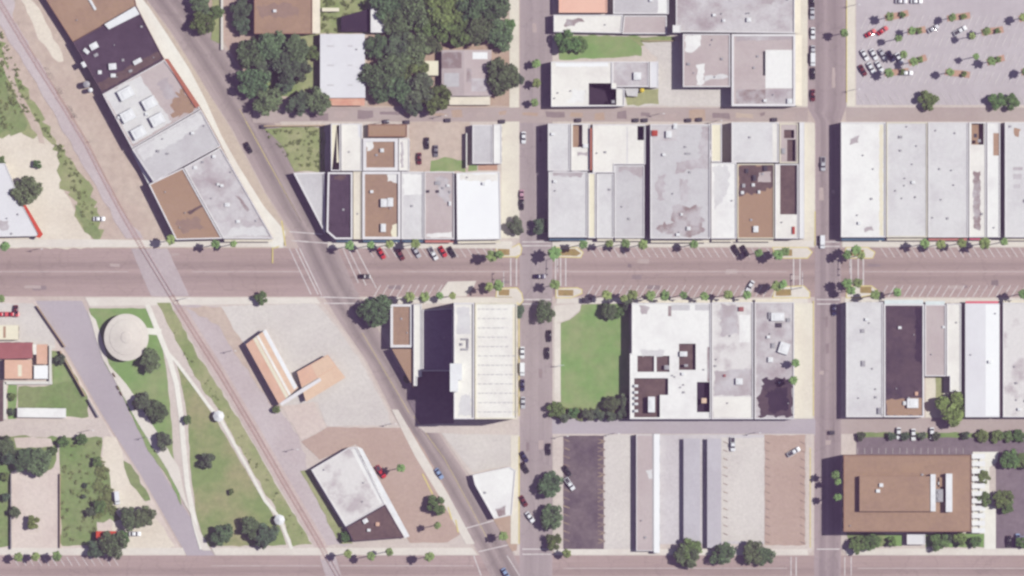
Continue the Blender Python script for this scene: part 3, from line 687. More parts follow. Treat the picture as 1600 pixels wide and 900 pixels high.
bld('warehouse', [(287,262),(345,230),(427,373),(349,373)], 5.2, 'roof_mottled', 'wall_brick', 'corner warehouse with a blotchy grey roof beside the diagonal street', par=0.4, front='S', awn=('awning_cream',1.2,3.2), patches=[([(349,368),(420,368),(412,352),(360,358)],'roof_pale',0.6),([(368,306),(374,306),(390,328),(386,332)],'stain',0.3)], units=[(341,288,5,4,.6,AC),(355,320,8,6,.5,AC),(372,346,6,5,.6,AC),(305,262,6,5,.5,AC)], vents=[(330,310,.3),(400,345,.4)])
# --- left edge: canopy with red fascia
r = bld('filling_station', [(-60,255),(8,255),(36,322),(62,369),(-60,371)], 4.2, 'roof_palelilac', 'wall_white', 'white roofed building with a red edge cut by the left frame edge', par=0.2, thick=0.3, front='S', vents=[(28,335,.4),(18,365,.4)], patches=[([(0,345),(12,345),(14,358),(0,360)],'stain_soft',0.4)])
block_on(r[1], r[2], [(36,321),(40,320),(67,366),(62,372),(56,370),(60,366)], 3.6, 4.45, 'roof_red', 'fascia')
# --- left edge below the avenue
bld('house', [(-60,535),(51,535),(51,560),(-60,562)], 4.0, 'roof_maroon', 'wall_tan', 'house with a maroon roof at the left edge near the slanted side street', par=0.0, front='N')
bld('house', [(7,562),(50,562),(50,592),(7,592)], 3.6, 'roof_orange', 'wall_tan', 'low house with an orange roof crossed by a cream strip', par=0.0, front='S', patches=[([(28,570),(34,570),(34,588),(28,588)],'roof_cream')])
bld('shed', [(57,538),(74,538),(74,569),(57,569)], 3.0, 'roof_orange', 'wall_tan', 'small square orange roofed shed beside the maroon house', par=0.0, front='E', patches=[([(50,538),(57,538),(57,554),(52,554)],'roof_ivory')])
bld('shed', [(53,571),(75,571),(75,592),(53,592)], 2.8, 'roof_bright', 'wall_white', 'small shed with a bluish white roof below the orange shed', par=0.0, front='E')
bld('shed', [(-20,508),(29,508),(29,531),(-20,531)], 3.0, 'roof_cream', 'wall_tan', 'shed with a pale yellow roof at the left frame edge', par=0.0, front='E', patches=[([(5,510),(9,510),(9,528),(5,528)],'stain_brown')])
bld('house', [(-60,594),(5,594),(5,658),(-60,658)], 4.6, 'roof_tarbrown', 'wall_grey', 'dark purple roofed house cut by the left frame edge', par=0.0, front='S')
bld('shed', [(27,637),(103,638),(103,653),(27,652)], 2.6, 'roof_white', 'wall_white', 'long narrow white roofed shed in the rough grass yard', par=0.0, front='N')
bld('hut', [(150,830),(182,830),(176,851),(150,851)], 3.4, 'roof_red', 'wall_tan', 'little hut with a bright red roof half under a tree', par=0.0, front='E')
# --- depot and warehouse in the lower left triangle
gable('depot', (384,538), (436,632), (466,606), (416,514), 4.4, 0.4, 'roof_orange', 'roof_peach', 'wall_stucco', 'old station depot with long orange and cream striped roof beside the rails', 'station', 0.5,
      strips=[(.36,.49,0,1,'roof_cream'),(.52,.62,0,1,'roof_ivory'),(.82,.99,.02,.98,'metal_white'),(.02,.98,.955,.998,'coping_white') if False else (.82,.99,.0,.02,'metal_white')])
m = MB(); m.prism(W2([(437,630),(470,608),(500,590),(502,595),(472,614),(440,634)], 4.6), 4.2, 4.7); tag(m.build('parapet_wall', 'coping_white', None, P(470,612)), 'white parapet wall joining the depot and its orange roofed wing', 'parapet')
gable('depot_annex', (464,581), (512,554), (540,590), (478,628), 3.4, 0.3, 'roof_orange', 'roof_peach', 'wall_brick', 'square orange roofed wing standing right of the striped depot', 'building', 0.5, strips=[(.02,.48,.45,.98,'roof_peach')])
bld('warehouse', [(486,734),(545,699),(556,698),(602,788),(540,823)], 4.0, 'roof_stained', 'wall_stucco', 'white roofed warehouse tilted beside the lower end of the railway', par=0.3, front='NE', awn=None, patches=[([(548,702),(558,702),(600,784),(594,788)],'roof_white',0.1)])
bld('warehouse', [(541,824),(602,789),(632,840),(552,846)], 3.8, 'roof_tarbrown', 'wall_brick', 'dark tar roofed end section below the tilted white warehouse', par=0.3, thick=0.3, cop='coping_dark', front='S', units=[(571,814,8,7,.9,AC,30),(590,819,6,6,.8,'roof_orange')])
m = MB(); m.prism(W2([(557,697),(566,701),(640,838),(632,841),(602,788)], 2.9), 2.6, 2.9); tag(m.build('veranda_canopy', 'metal_white', None, P(600,770)), 'long white veranda canopy along the right side of the tilted warehouse', 'canopy')
bld('shop_building', [(738,742),(796,729),(806,735),(800,805),(772,811),(742,758)], 3.8, 'roof_white', 'wall_white', 'white wedge shaped shop right of the diagonal street', cat='shop', par=0.3, front='SW', patches=[([(774,796),(790,790),(790,804),(780,808)],'stain',0.2)])
# --- trees block top
bld('hall', [(397,-60),(488,-60),(488,53),(397,53)], 5.6, 'roof_brown', 'wall_brick', 'brown roofed hall at the top edge above the tree group', par=0.3, thick=0.25, cop='coping_brown', front='E', awn=('awning_cream',3.0,3.4), patches=[([(400,8),(440,6),(470,12),(468,24),(410,28)],'stain_dark',1.0)])
bld('hall', [(500,53),(570,53),(571,153),(500,153)], 4.2, 'roof_palelilac', 'wall_white', 'plain white roofed hall standing between the two tree groups', par=0.0, front='S', awn=('awning_peach',3.0,2.9), patches=[([(511,71),(522,71),(522,73),(511,73)],'roof_grey'),([(543,71),(551,71),(551,73),(543,73)],'roof_grey'),([(511,101),(522,101),(522,103),(511,103)],'roof_grey'),([(543,101),(551,101),(551,103),(543,103)],'roof_grey'),([(511,132),(522,132),(522,134),(511,134)],'roof_grey'),([(543,132),(551,132),(551,134),(543,134)],'roof_grey')])
bld('house', [(579,10),(612,10),(612,51),(579,51)], 4.6, 'roof_white', 'wall_white', 'small white roofed house tucked under the left edge of the big grove', par=0.0, front='W')
bld('shed', [(533,26),(576,14),(576,50),(533,50)], 2.6, 'roof_tardark', 'wall_grey', 'dark block standing in for the shaded yard behind the plain white hall', par=0.0, front='W')  # shaded yard: its shadow is put into the dark roof colour
bld('pergola', [(503,12),(530,12),(530,18),(503,18)], 2.6, 'roof_cream', 'timber', 'cream slatted pergola strip beside the dark block of the shaded yard', cat='pergola', par=0, front=None)
gable('house', (690,78), (690,150), (768,150), (768,78), 4.0, 1.0, 'roof_taupe', 'roof_taupe', 'wall_tan', 'old house with patched rusty metal roof beside the big grove', 'house', 0.45, strips=[(.0,.4,.05,.4,'stain'),(.05,.35,.5,.8,'roof_grey'),(.62,.92,.05,.2,'metal_white'),(.6,.9,.62,.9,'stain_soft'),(.5,.6,.4,.7,'stain')])
bld('porch', [(702,150),(766,150),(766,164),(702,164)], 2.6, 'awning_cream', 'timber', 'cream porch roof in front of the patched metal roof house', cat='porch', par=0, front=None)
bld('shed', [(664,95),(685,95),(685,118),(664,118)], 3.0, 'roof_cream', 'wall_tan', 'small cream roofed shed among the grove left of the patched house', par=0, front='S')
m = MB(); m.prism(W2([(622,52),(690,52),(690,55),(622,55)], 8.9), 0, 8.9) if False else m.prism(W2([(622,52),(690,52),(690,54),(622,54)], 2.4), 0, 2.4)
tag(m.build('garden_wall', 'wall_red', None, P(656,53)), 'thin red garden wall showing between crowns of the grove', 'wall')
# --- block facing the avenue, left of the left cross street
bld('shop_building', [(458,270),(508,269),(508,366)], 4.6, 'roof_grey', 'wall_stucco', 'triangular grey roofed shop on the diagonal street corner', cat='shop', par=0.5, thick=0.7, front='SW')
bld('shop_building', [(512,269),(551,269),(551,374),(524,374),(510,362)], 6.8, 'roof_tar', 'wall_brick', 'tall narrow shop with black roof at the diagonal corner', cat='shop', par=0.7, thick=0.7, front='S', awn=('awning_blue',1.0,3.2), patches=[([(520,274),(540,273),(540,280),(522,282)],'roof_tarbrown',0.5)])
bld('rear_wing', [(517,193),(532,193),(532,267),(517,267)], 6.8, 'roof_cream', 'wall_stucco', 'cream rear wing with dark slot behind the tall black roofed shop', par=0.3, front=None, wells=[([(526,196),(531,196),(531,254),(526,254)],4.0,'wall_red')])
bld('rear_wing', [(533,193),(566,193),(566,267),(533,267)], 5.0, 'roof_ivory', 'wall_white', 'white rear roof behind the brown roofed shops', par=0.3, front='N', patches=[([(560,196),(566,196),(566,214),(560,214)],'roof_palelilac',0.2)])
bld('shop_building', [(552,268),(565,268),(565,374),(552,374)], 5.2, 'paving_cream', 'wall_stucco', 'very narrow cream shop between black and brown roofed shops', cat='shop', par=0.3, thick=0.3, cop='coping_cream', front='S', vents=[(559,334,.3)])
bld('shop_building', [(566,268),(626,268),(626,374),(566,374)], 5.8, 'roof_brown', 'wall_brick', 'brown roofed shop with two white rooftop boxes facing the avenue', cat='shop', par=0.7, thick=1.0, front='S', awn=('awning_blue',1.1,3.2), units=[(600,317,10,13,1.4,AC),(610,316,9,14,1.3,AC),(599,356,8,13,1.2,AC)], patches=[([(605,270),(624,270),(624,286),(606,282)],'roof_white',0.5),([(612,352),(625,350),(625,370),(612,370)],'roof_cream',0.4)])
bld('rear_wing', [(567,216),(622,216),(622,267),(567,267)], 5.6, 'roof_brown', 'wall_brick', 'brown rear roof framed by white parapet behind the two box shop', par=0.6, thick=1.3, front='N', units=[(597,235,6,6,.9,AC)], patches=[([(570,219),(583,219),(583,232),(574,236)],'roof_white',0.4)])
bld('rear_wing', [(623,216),(640,216),(640,267),(623,267)], 4.6, 'roof_ivory', 'wall_stucco', 'slim ivory rear annex beside the framed brown rear roof', par=0.25, front='E', patches=[([(626,222),(630,222),(630,262),(626,262)],'stain_soft',0.3)])
bld('rear_wing', [(575,194),(636,194),(636,214),(575,214)], 3.0, 'roof_tan', 'wall_brick', 'low brown roof against the alley behind the framed brown roof', par=0.2, cop='coping_brown', front='N')
bld('shop_building', [(627,268),(662,268),(662,374),(627,374)], 5.6, 'roof_pale', 'wall_stucco', 'pale grey roofed shop left of the mid grey stained one', cat='shop', par=0.4, front='S', awn=('awning_blue',1.1,3.2), patches=[([(630,272),(660,272),(660,304),(630,306)],'roof_white',0.4)])
bld('shop_building', [(663,268),(710,268),(710,374),(663,374)], 5.4, 'roof_taupe', 'wall_stucco', 'mid grey roofed shop with salmon awning facing the avenue', cat='shop', par=0.5, front='S', awn=('awning_red',1.3,3.2), units=[(669,299,4,4,.7,'metal_dark'),(684,299,4,4,.7,'metal_dark'),(703,318,4,7,.8,AC),(700,290,5,4,.6,AC),(684,286,9,6,.5,AG)], patches=[([(680,278),(700,276),(704,310),(696,318),(684,300)],'stain_soft',0.8),([(666,366),(706,362),(706,371),(666,371)],'roof_white',0.2)])
bld('shop_building', [(713,270),(781,268),(783,374),(714,375)], 6.8, 'roof_bright', 'wall_white', 'brilliant white roofed shop next to the left cross street corner', cat='shop', par=0.25, front='S', awn=('awning_cream',1.4,3.2), patches=[([(718,273),(778,271),(778,282),(718,282)],'roof_ivory',0.5)])
bld('house', [(738,195),(770,195),(770,256),(738,256)], 4.2, 'roof_grey', 'wall_white', 'grey roofed rear house with white side wing by the alley', par=0.3, front='S')
bld('side_wing', [(771,194),(784,194),(784,256),(771,256)], 3.4, 'roof_white', 'wall_white', 'white roofed strip beside the grey rear house', par=0.2, front='E')
m = MB(); m.prism(W2([(728,208),(730,208),(730,262),(728,262)], 2.6), 0, 2.6); tag(m.build('yard_wall', 'wall_white', None, P(729,235)), 'thin white yard wall left of the grey rear house', 'wall')
m = MB(); m.prism(W2([(412,196),(508,195),(508,197),(412,198)], 1.8), 0, 1.8); tag(m.build('yard_wall', 'wall_tan', None, P(460,197)), 'tan wall along the alley side of the empty dry grass lot', 'wall')
# --- top block right of the left cross street
bld('building', [(873,-60),(949,-60),(949,20),(873,20)], 5.0, 'roof_salmon', 'wall_stucco', 'salmon pink roofed building at the top edge', par=0.3, cop='roof_salmon', front='W')
bld('building', [(865,23),(974,23),(971,52),(865,50)], 4.8, 'roof_ivory', 'wall_stucco', 'white roofed building with a brown roof stain below the salmon roof', par=0.3, front='W', patches=[([(884,30),(908,29),(912,34),(900,36),(896,41),(882,42)],'stain',0.4)])
bld('building', [(958,-60),(1045,-60),(1045,22),(958,22)], 4.6, 'roof_grey', 'wall_stucco', 'grey roof right of the salmon roof at the top edge', par=0.35, front=None, patches=[([(1028,-40),(1043,-40),(1043,20),(1028,20)],'roof_white',0.2)])
bld('building', [(975,24),(1042,24),(1042,53),(972,53)], 4.2, 'roof_taupe', 'wall_stucco', 'low taupe roof above the green lot joined to the stained white roof', par=0.2, front='S')
bld('building', [(1056,-60),(1242,-60),(1242,52),(1056,50)], 7.0, 'roof_mottled', 'wall_stucco', 'large blotchy grey roofed building at the top beside the right cross street', par=0.5, front='E', awn=('awning_cream',2.4,3.6), units=[(1170,31,7,7,1.0,AC),(1131,32,5,5,.7,AC)], patches=[([(1100,8),(1230,-10),(1230,4),(1110,14)],'stain_soft',0.8)])
r = bld('stair_tower', [(1051,39),(1064,39),(1064,51),(1051,51)], 8.2, 'roof_white', 'wall_white', 'little white stair tower at the corner of the large blotchy roof', cat='tower', par=0.2, thick=0.2, front='S')
r = bld('building', [(861,96),(957,96),(957,137),(976,138),(976,166),(861,167)], 5.8, 'roof_ivory', 'wall_white', 'white roofed building with a black sunken court above the alley', par=0.4, front='W', wells=[(R(920,130,963,164),3.6,'roof_tardark')], patches=[([(868,98),(950,98),(950,104),(868,104)],'roof_bright',0.2),([(898,140),(916,140),(914,160),(884,160)],'roof_white',0.8)], units=[(958,159,5,5,.6,AG)])
bld('building', [(957,96),(1014,96),(1014,136),(957,136)], 5.2, 'roof_mottled', 'wall_stucco', 'small square stained grey roof joined to the white building with black court', par=0.3, front='S', units=[(996,119,12,12,1.2,AC)])
bld('building', [(1015,96),(1029,96),(1029,137),(1015,137)], 4.6, 'roof_palelilac', 'wall_white', 'thin white roof strip right of the small stained grey roof', par=0.15, front='E')
bld('shed', [(976,138),(998,138),(996,151),(980,150)], 2.4, 'roof_grey', 'wall_grey', 'small crooked grey shed beside the yellow tank', par=0, front='S')
bld('building', [(1067,53),(1141,53),(1141,136),(1067,136)], 6.4, 'roof_taupe', 'wall_stucco', 'pinkish grey roof with white corner patch in the top middle block', par=0.35, front='S', patches=[([(1070,55),(1095,55),(1095,70),(1086,81),(1070,81)],'roof_white',0.4),([(1089,100),(1100,98),(1100,132),(1089,133)],'roof_white',0.4),([(1102,118),(1138,116),(1138,122),(1102,126)],'roof_pale',0.4)], units=[(1076,100,5,4,.6,AG),(1128,92,4,4,.5,AG)], vents=[(1110,70,.3),(1084,114,.3)])
r = bld('building', [(1143,53),(1243,53),(1243,166),(1143,166)], 6.2, 'roof_taupe', 'wall_white', 'corner building with half white and half grey roof above the alley', par=0.5, thick=0.9, front='E', awn=('awning_cream',2.6,3.5), patches=[(R(1196,78,1240,138),'roof_white'),(R(1150,140,1196,163),'stain'),([(1196,140),(1240,138),(1240,163),(1196,163)],'roof_mottled'),([(1150,56),(1240,56),(1240,62),(1150,64)],'stain_soft',0.3)], wells=[(R(1192,80,1196,118),1.5,'wall_grey')], units=[(1234,158,8,8,1.0,AC)])
# --- block above the avenue between the cross streets
bld('shop_building', [(857,268),(918,268),(918,371),(857,371)], 6.6, 'roof_pale', 'wall_stucco', 'pale roofed corner shop at the left cross street beside the avenue', cat='shop', par=0.4, front='S', awn=('awning_blue',1.2,3.2), patches=[([(864,266),(912,269),(908,276),(866,276)],'stain_soft',0.5)])
bld('rear_wing', [(856,193),(891,193),(891,267),(856,267)], 6.6, 'roof_pale', 'wall_stucco', 'pale rear wing by the alley on the left cross street corner', par=0.35, front='N')
r = bld('rear_wing', [(892,193),(922,193),(922,267),(892,267)], 5.6, 'roof_ivory', 'wall_stucco', 'ivory rear wing with a brown sunken yard by the alley', par=0.3, front=None, wells=[(R(895,195,910,230),2.0,'roof_tan')], patches=[([(902,238),(918,238),(918,243),(902,243)],'stain_soft',0.3)], units=[(915,228,8,6,.8,AC)])
m = MB(); m.prism(W2(R(922,200,925,266), 6.6), 0, 6.6); tag(m.build('party_wall', 'coping_red', None, P(923,233)), 'thin reddish party wall left of the wide white rear roof', 'wall')
bld('rear_wing', [(926,194),(1009,194),(1009,257),(960,257),(960,270),(926,270)], 5.6, 'roof_ivory', 'wall_white', 'wide white rear roof with a blue dark light well by the alley', par=0.3, front='N', wells=[(R(996,197,1006,219),3.2,'metal_dark')], patches=[(R(979,198,981,256),'roof_pale')])
bld('shop_building', [(919,270),(931,270),(931,372),(919,372)], 5.8, 'roof_cream', 'wall_stucco', 'narrow cream roofed shop right of the pale corner shop', cat='shop', par=0.25, front='S')
bld('shop_building', [(932,271),(959,271),(959,372),(932,372)], 5.4, 'roof_pale', 'wall_stucco', 'slim pale grey roofed shop right of the narrow cream one', cat='shop', par=0.35, front='S', awn=('awning_cream',1.2,3.2))
bld('shop_building', [(960,258),(1007,258),(1007,372),(960,372)], 5.4, 'roof_grey', 'wall_stucco', 'grey roofed shop left of the big stained roof', cat='shop', par=0.35, front='S', awn=('awning_cream',1.2,3.2), patches=[([(965,260),(1004,260),(1004,282),(996,276),(980,266),(966,268)],'stain_soft',0.5)])
r = bld('shop_building', [(1016,194),(1110,194),(1110,373),(1016,373)], 8.2, 'roof_grey', 'wall_brick', 'big grey roofed shop with a large dark stain near the avenue', cat='shop', par=0.5, front='S', awn=('awning_cream',1.5,3.4), patches=[([(1052,322),(1096,323),(1100,362),(1086,370),(1048,368),(1028,360),(1034,350),(1050,346)],'stain',0.9),([(1098,200),(1109,200),(1109,262),(1080,264),(1058,270),(1056,254),(1078,248),(1092,246)],'stain_soft',0.9),([(1026,272),(1040,274),(1036,312),(1026,310)],'stain_soft',0.9),([(1062,280),(1078,284),(1072,320),(1062,312)],'stain_soft',0.9),([(1020,196),(1058,196),(1058,220),(1020,220)],'roof_mottled',0.3)], units=[(1023,208,9,9,1.2,'metal_red'),(1045,210,9,11,1.2,AC),(1055,197,6,9,1.0,AC),(1076,357,6,6,.9,AC),(1065,335,4,4,.6,AC),(1075,240,9,3,.4,AG)])
bld('rear_wing', [(1111,193),(1128,193),(1128,253),(1111,253)], 6.8, 'roof_cream', 'wall_stucco', 'cream rear roof strip beside a deep dark gap', par=0.25, front='N')
bld('shop_building', [(1111,254),(1151,254),(1151,373),(1111,373)], 6.6, 'roof_white', 'wall_white', 'white roofed shop between the big stained roof and the rusty brown one', cat='shop', par=0.35, front='S', awn=('awning_cream',1.2,3.2), patches=[([(1114,260),(1140,260),(1138,300),(1116,330)],'roof_pale',0.8)])
bld('rear_wing', [(1143,191),(1217,191),(1217,254),(1143,254)], 6.2, 'roof_pale', 'wall_stucco', 'pale square rear roof by the alley above the rusty brown roof', par=0.3, front='N', patches=[(R(1207,193,1215,252),'roof_ivory')])
bld('shop_building', [(1152,256),(1210,256),(1210,373),(1152,373)], 5.6, 'roof_tan', 'wall_brick', 'shop with a rusty brown roof cluttered with small boxes', cat='shop', par=0.4, cop='coping_cream', front='S', awn=('awning_cream',1.2,3.2), patches=[([(1154,258),(1208,258),(1208,288),(1190,300),(1154,306)],'roof_tarbrown',0.8),([(1186,270),(1204,268),(1204,284),(1184,284)],'roof_taupe',0.2)], units=[(1179,278,5,9,1.2,'metal_dark'),(1177,289,5,5,.8,AC),(1160,301,5,5,.8,AC),(1186,300,4,5,.8,AC),(1181,358,8,10,1.1,AC),(1162,290,5,6,.7,AG),(1196,263,6,8,.8,'metal_dark'),(1167,267,5,7,.7,'metal_dark')])
r = bld('shop_building', [(1211,256),(1248,256),(1248,373),(1211,373)], 6.2, 'roof_ivory', 'wall_white', 'white framed shop with a long maroon sunken roof by the right cross street', cat='shop', par=0.3, front='S', wells=[(R(1219,258,1245,335),1.0,'roof_tarbrown')], units=[(1240,360,4,12,.6,'metal_red')])
bld('rear_wing', [(1218,193),(1247,193),(1247,255),(1218,255)], 5.0, 'roof_taupe', 'wall_stucco', 'rear court with taupe roof and dark sunken yards by the right cross street', par=0.3, cop='coping_cream', front='E', wells=[(R(1225,203,1241,216),1.6,'roof_tarbrown'),(R(1230,218,1243,252),1.6,'roof_tarbrown')], units=[(1224,236,6,9,.6,AG)])
bld('side_wing', [(1249,191),(1257,191),(1257,373),(1249,373)], 3.2, 'roof_palelilac', 'wall_white', 'long thin white canopy roof along the right cross street', cat='canopy', par=0.1, thick=0.1, front=None)
# --- block right of the right cross street, above the avenue
bld('store_building', [(1314,191),(1384,191),(1384,371),(1314,371)], 6.4, 'roof_white', 'wall_white', 'big white roofed store on the corner right of the right cross street', cat='store', par=0.4, front='S', awn=('awning_blue',1.2,3.4), patches=[([(1374,195),(1380,195),(1380,368),(1374,368)],'roof_cream',0.2),([(1330,218),(1342,212),(1340,222),(1326,226)],'stain_soft',0.5),([(1350,356),(1362,354),(1364,360),(1352,362)],'stain_soft',0.4)])
bld('store_building', [(1385,191),(1449,191),(1449,371),(1385,371)], 6.2, 'roof_pale', 'wall_stucco', 'wide pale grey store roof right of the corner white store', cat='store', par=0.3, cop='coping_cream', front='S', awn=('awning_cream',1.2,3.4), vents=[(1432,228,.35),(1399,298,.35),(1409,310,.3),(1430,308,.4),(1413,290,.3)], units=[(1427,285,6,5,.7,AC),(1407,214,6,4,.5,AG)])
bld('store_building', [(1450,191),(1513,191),(1513,371),(1450,371)], 6.2, 'roof_pale', 'wall_stucco', 'second wide pale grey store roof beside the slotted white stores', cat='store', par=0.3, front='S', awn=('awning_red',1.2,3.4), vents=[(1457,340,.35),(1468,264,.4),(1492,208,.4),(1462,204,.35)])
bld('store_building', [(1514,191),(1541,191),(1541,371),(1514,371)], 5.8, 'roof_ivory', 'wall_white', 'narrow white store with brown rear court and a long pink roof slot', cat='store', par=0.3, front='S', awn=('awning_pink',1.0,3.2), wells=[(R(1518,193,1537,226),2.6,'roof_tan')], patches=[([(1521,268),(1532,268),(1532,360),(1521,356)],'stain',0.4)], units=[(1524,212,5,6,.8,'metal_dark'),(1530,220,5,5,.8,AG)])
bld('store_building', [(1542,191),(1563,191),(1563,371),(1542,371)], 5.8, 'roof_white', 'wall_white', 'narrow white store with a tan rear patch near the right frame edge', cat='store', par=0.3, front='S', patches=[(R(1552,208,1562,243),'stain_brown')])
bld('store_building', [(1570,191),(1680,191),(1680,371),(1570,371)], 7.2, 'roof_pale', 'wall_white', 'pale store roof with brown stripes cut by the right frame edge', cat='store', par=0.35, front='S', awn=('awning_cream',1.2,3.4), patches=[(R(1583,261,1598,266),'stain_soft'),(R(1583,272,1596,280),'stain_soft'),(R(1584,288,1594,294),'stain_soft'),([(1584,200),(1594,202),(1592,214),(1584,212)],'stain_brown',0.3)])
# --- tall building and its neighbours
bld('shop_building', [(610,475),(645,475),(645,543),(610,543)], 5.4, 'roof_brown', 'wall_stucco', 'brown roof framed in white beside the big dark tree', cat='shop', par=0.6, thick=1.0, front='N', vents=[(627,498,.4),(636,520,.3)])
bld('rear_wing', [(612,545),(646,545),(646,606)], 5.2, 'roof_tan', 'wall_stucco', 'brown triangular rear wing pointing down along the diagonal street', par=0.0, front='SW')
bld('shop_building', [(646,475),(659,475),(659,589),(652,589),(652,603),(646,603)], 6.6, 'roof_ivory', 'wall_white', 'thin white roof strip between the brown framed roof and the shaded roof', cat='shop', par=0.3, front='N')
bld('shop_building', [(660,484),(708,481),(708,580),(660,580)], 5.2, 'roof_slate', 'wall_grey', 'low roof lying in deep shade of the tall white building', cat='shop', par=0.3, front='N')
r = bld('tower_block', [(709,473),(741,473),(741,655),(709,655)], 21.6, 'roof_ivory', 'wall_white', 'tall white block casting the widest shadow beside the striped roof', cat='office block', par=0.6, thick=0.5, front='S', patches=[([(714,480),(734,480),(734,520),(714,522)],'roof_pale',0.4),([(720,620),(736,616),(738,650),(716,650)],'roof_pale',0.6)], units=[(726,530,11,3,.5,AG),(731,537,3,14,.5,AG),(726,546,11,3,.5,AG),(721,538,4,4,.6,AG)])
block_on(r[1], r[2], [(703,568),(722,568),(722,594),(716,594),(716,612),(703,612)], 0.0, 24.0, 'metal_white', 'lift_tower')
r = bld('department_store', [(742,473),(808,473),(808,655),(742,655)], 19.6, 'roof_ivory', 'wall_white', 'big cream roof with dotted rows of vents beside the tall white block', cat='store', par=0.4, thick=0.5, cop='coping_cream', front='E')
for k in range(12):
    y = 483+k*14.6; m = MB(); x = 747; ca_, cb_ = P(747, y, r[3]), P(794 if k < 5 else 805, y, r[3]); m.box(((ca_.x+cb_.x)/2, ca_.y), cb_.x-ca_.x, 0.12, r[3]-.02, r[3]+0.04)
    while x < (792 if k < 5 else 804):
        wd = random.choice((3, 4, 5, 6)); c_ = P(x+wd/2, y, r[3]); m.box(c_.to_2d(), wd*S*.8, 0.40, r[3], r[3]+0.18); x += wd+random.choice((2, 3, 4))
    m.build('vent_row', 'roof_grey', r[1], r[2])
m = MB(); m.flat(W2(R(801,480,807.3,650), r[3]), r[3]+0.01); m.build('roof_strip', 'roof_cream', r[1], r[2])
# --- block below the avenue with courts
r = bld('shop_building', [(987,473),(1111,473),(1111,655),(984,655),(984,552),(987,552)], 6.2, 'roof_white', 'wall_white', 'large white roofed building with several black roof courts beside the green lawn', cat='shop', par=0.4, front='N', awn=('awning_cream',1.2,3.2),
    wells=[(R(996,556,1022,581),0.9,'roof_tarbrown'),(R(1026,556,1046,581),0.9,'roof_tarbrown'),(R(1061,537,1087,578),1.6,'roof_tarbrown'),([(991,591),(1044,591),(1044,617),(1031,617),(1031,652),(991,652)],1.6,'roof_tarbrown'),(R(1089,597,1109,644),2.6,'roof_tardark')],
    patches=[(R(1049,476,1078,485),'roof_grey'),(R(1086,476,1110,485),'roof_grey'),([(1044,478),(1049,478),(1049,494),(1044,494)],'stain'),([(1000,478),(1014,478),(1012,490),(1002,490)],'stain_soft',0.5),(R(1105,542,1109,596),'stain'),([(1000,546),(1040,546),(1034,556),(1004,556)],'roof_pale',0.5)], units=[(1068,553,12,8,1.2,AC),(1018,632,11,25,1.4,AC),(1042,574,8,7,.8,AG),(994,603,6,4,1.3,AC),(994,613,6,4,1.3,AC),(994,622,6,4,1.3,AC),(994,631,6,4,1.3,AC),(994,642,6,4,1.3,AC),(1100,626,8,8,1.0,'roof_peach'),(1072,571,6,4,.8,AG)])
r = bld('shop_building', [(1112,472),(1177,472),(1177,655),(1112,655)], 5.8, 'roof_stained', 'wall_white', 'pale mottled roof with a white front section between two cross street buildings', cat='shop', par=0.4, front='N', awn=('awning_cream',1.2,3.2), patches=[(R(1115,620,1175,652),'roof_ivory'),([(1116,580),(1174,576),(1174,618),(1116,618)],'stain_soft',0.4),(R(1155,492,1172,535),'roof_white'),([(1126,476),(1150,476),(1152,520),(1126,526)],'stain_soft',0.6)], units=[(1155,596,11,10,1.2,AC),(1158,483,8,7,.8,'roof_maroon'),(1132,587,4,4,.5,'roof_maroon')])
r = bld('shop_building', [(1179,472),(1241,472),(1241,655),(1179,655)], 5.4, 'roof_mottled', 'wall_white', 'lilac grey mottled roof with a dark lower corner by the right cross street', cat='shop', par=0.4, front='N', awn=('awning_cream',1.2,3.2), patches=[([(1194,592),(1239,590),(1239,651),(1186,651),(1184,620)],'roof_charcoal',0.8),([(1196,612),(1228,606),(1232,640),(1200,646)],'roof_tardark',0.9)], units=[(1215,495,21,13,1.4,AC),(1225,544,16,18,1.3,AC,-18),(1204,562,8,8,1.0,AC),(1203,493,5,11,.8,AG),(1217,508,9,7,.7,'metal_dark'),(1232,500,6,6,.7,AG),(1208,540,6,8,.6,AG)])
# --- block right of the right cross street, below the avenue
bld('store_building', [(1322,472),(1380,472),(1380,652),(1322,652)], 5.2, 'roof_pale', 'wall_white', 'pale grey roof below the avenue right of the right cross street', cat='store', par=0.35, front='N', units=[(1375,642,7,10,.9,AG),(1348,517,6,6,.5,AG),(1349,568,6,9,.6,AG)], vents=[(1363,576,.35),(1368,608,.35)])
bld('store_building', [(1381,475),(1444,475),(1444,652),(1381,652)], 5.0, 'roof_charcoal', 'wall_brick', 'dark charcoal store roof between two pale ones', cat='store', par=0.4, thick=0.6, front='N', awn=('awning_cyan',1.6,3.4), units=[(1426,630,18,15,1.4,AC),(1414,630,6,6,.8,AC),(1432,615,5,6,.7,'roof_orange')], patches=[([(1385,624),(1441,622),(1441,649),(1385,649)],'roof_tan',0.3),([(1430,480),(1442,480),(1442,570),(1430,560)],'roof_tardark',0.5)])
bld('store_building', [(1445,476),(1478,476),(1478,588),(1445,588)], 4.8, 'roof_taupe', 'wall_stucco', 'narrow taupe roof right of the dark charcoal roof', cat='store', par=0.35, front='N', awn=('awning_cyan',1.4,3.4), units=[(1474,511,4,4,.5,AC)])
bld('store_building', [(1479,474),(1502,474),(1502,612),(1484,612),(1484,588),(1479,588)], 4.6, 'roof_ivory', 'wall_white', 'slim ivory roof above the bright round tree', cat='store', par=0.3, front='N')
r = bld('store_building', [(1508,474),(1562,474),(1562,652),(1508,652)], 6.0, 'roof_palelilac', 'wall_white', 'bright white store with a lengthwise roof ridge and pink awning', cat='store', par=0.0, front='N', awn=('awning_pink',0.9,3.4), patches=[(R(1540,476,1561,650),'roof_bright')])
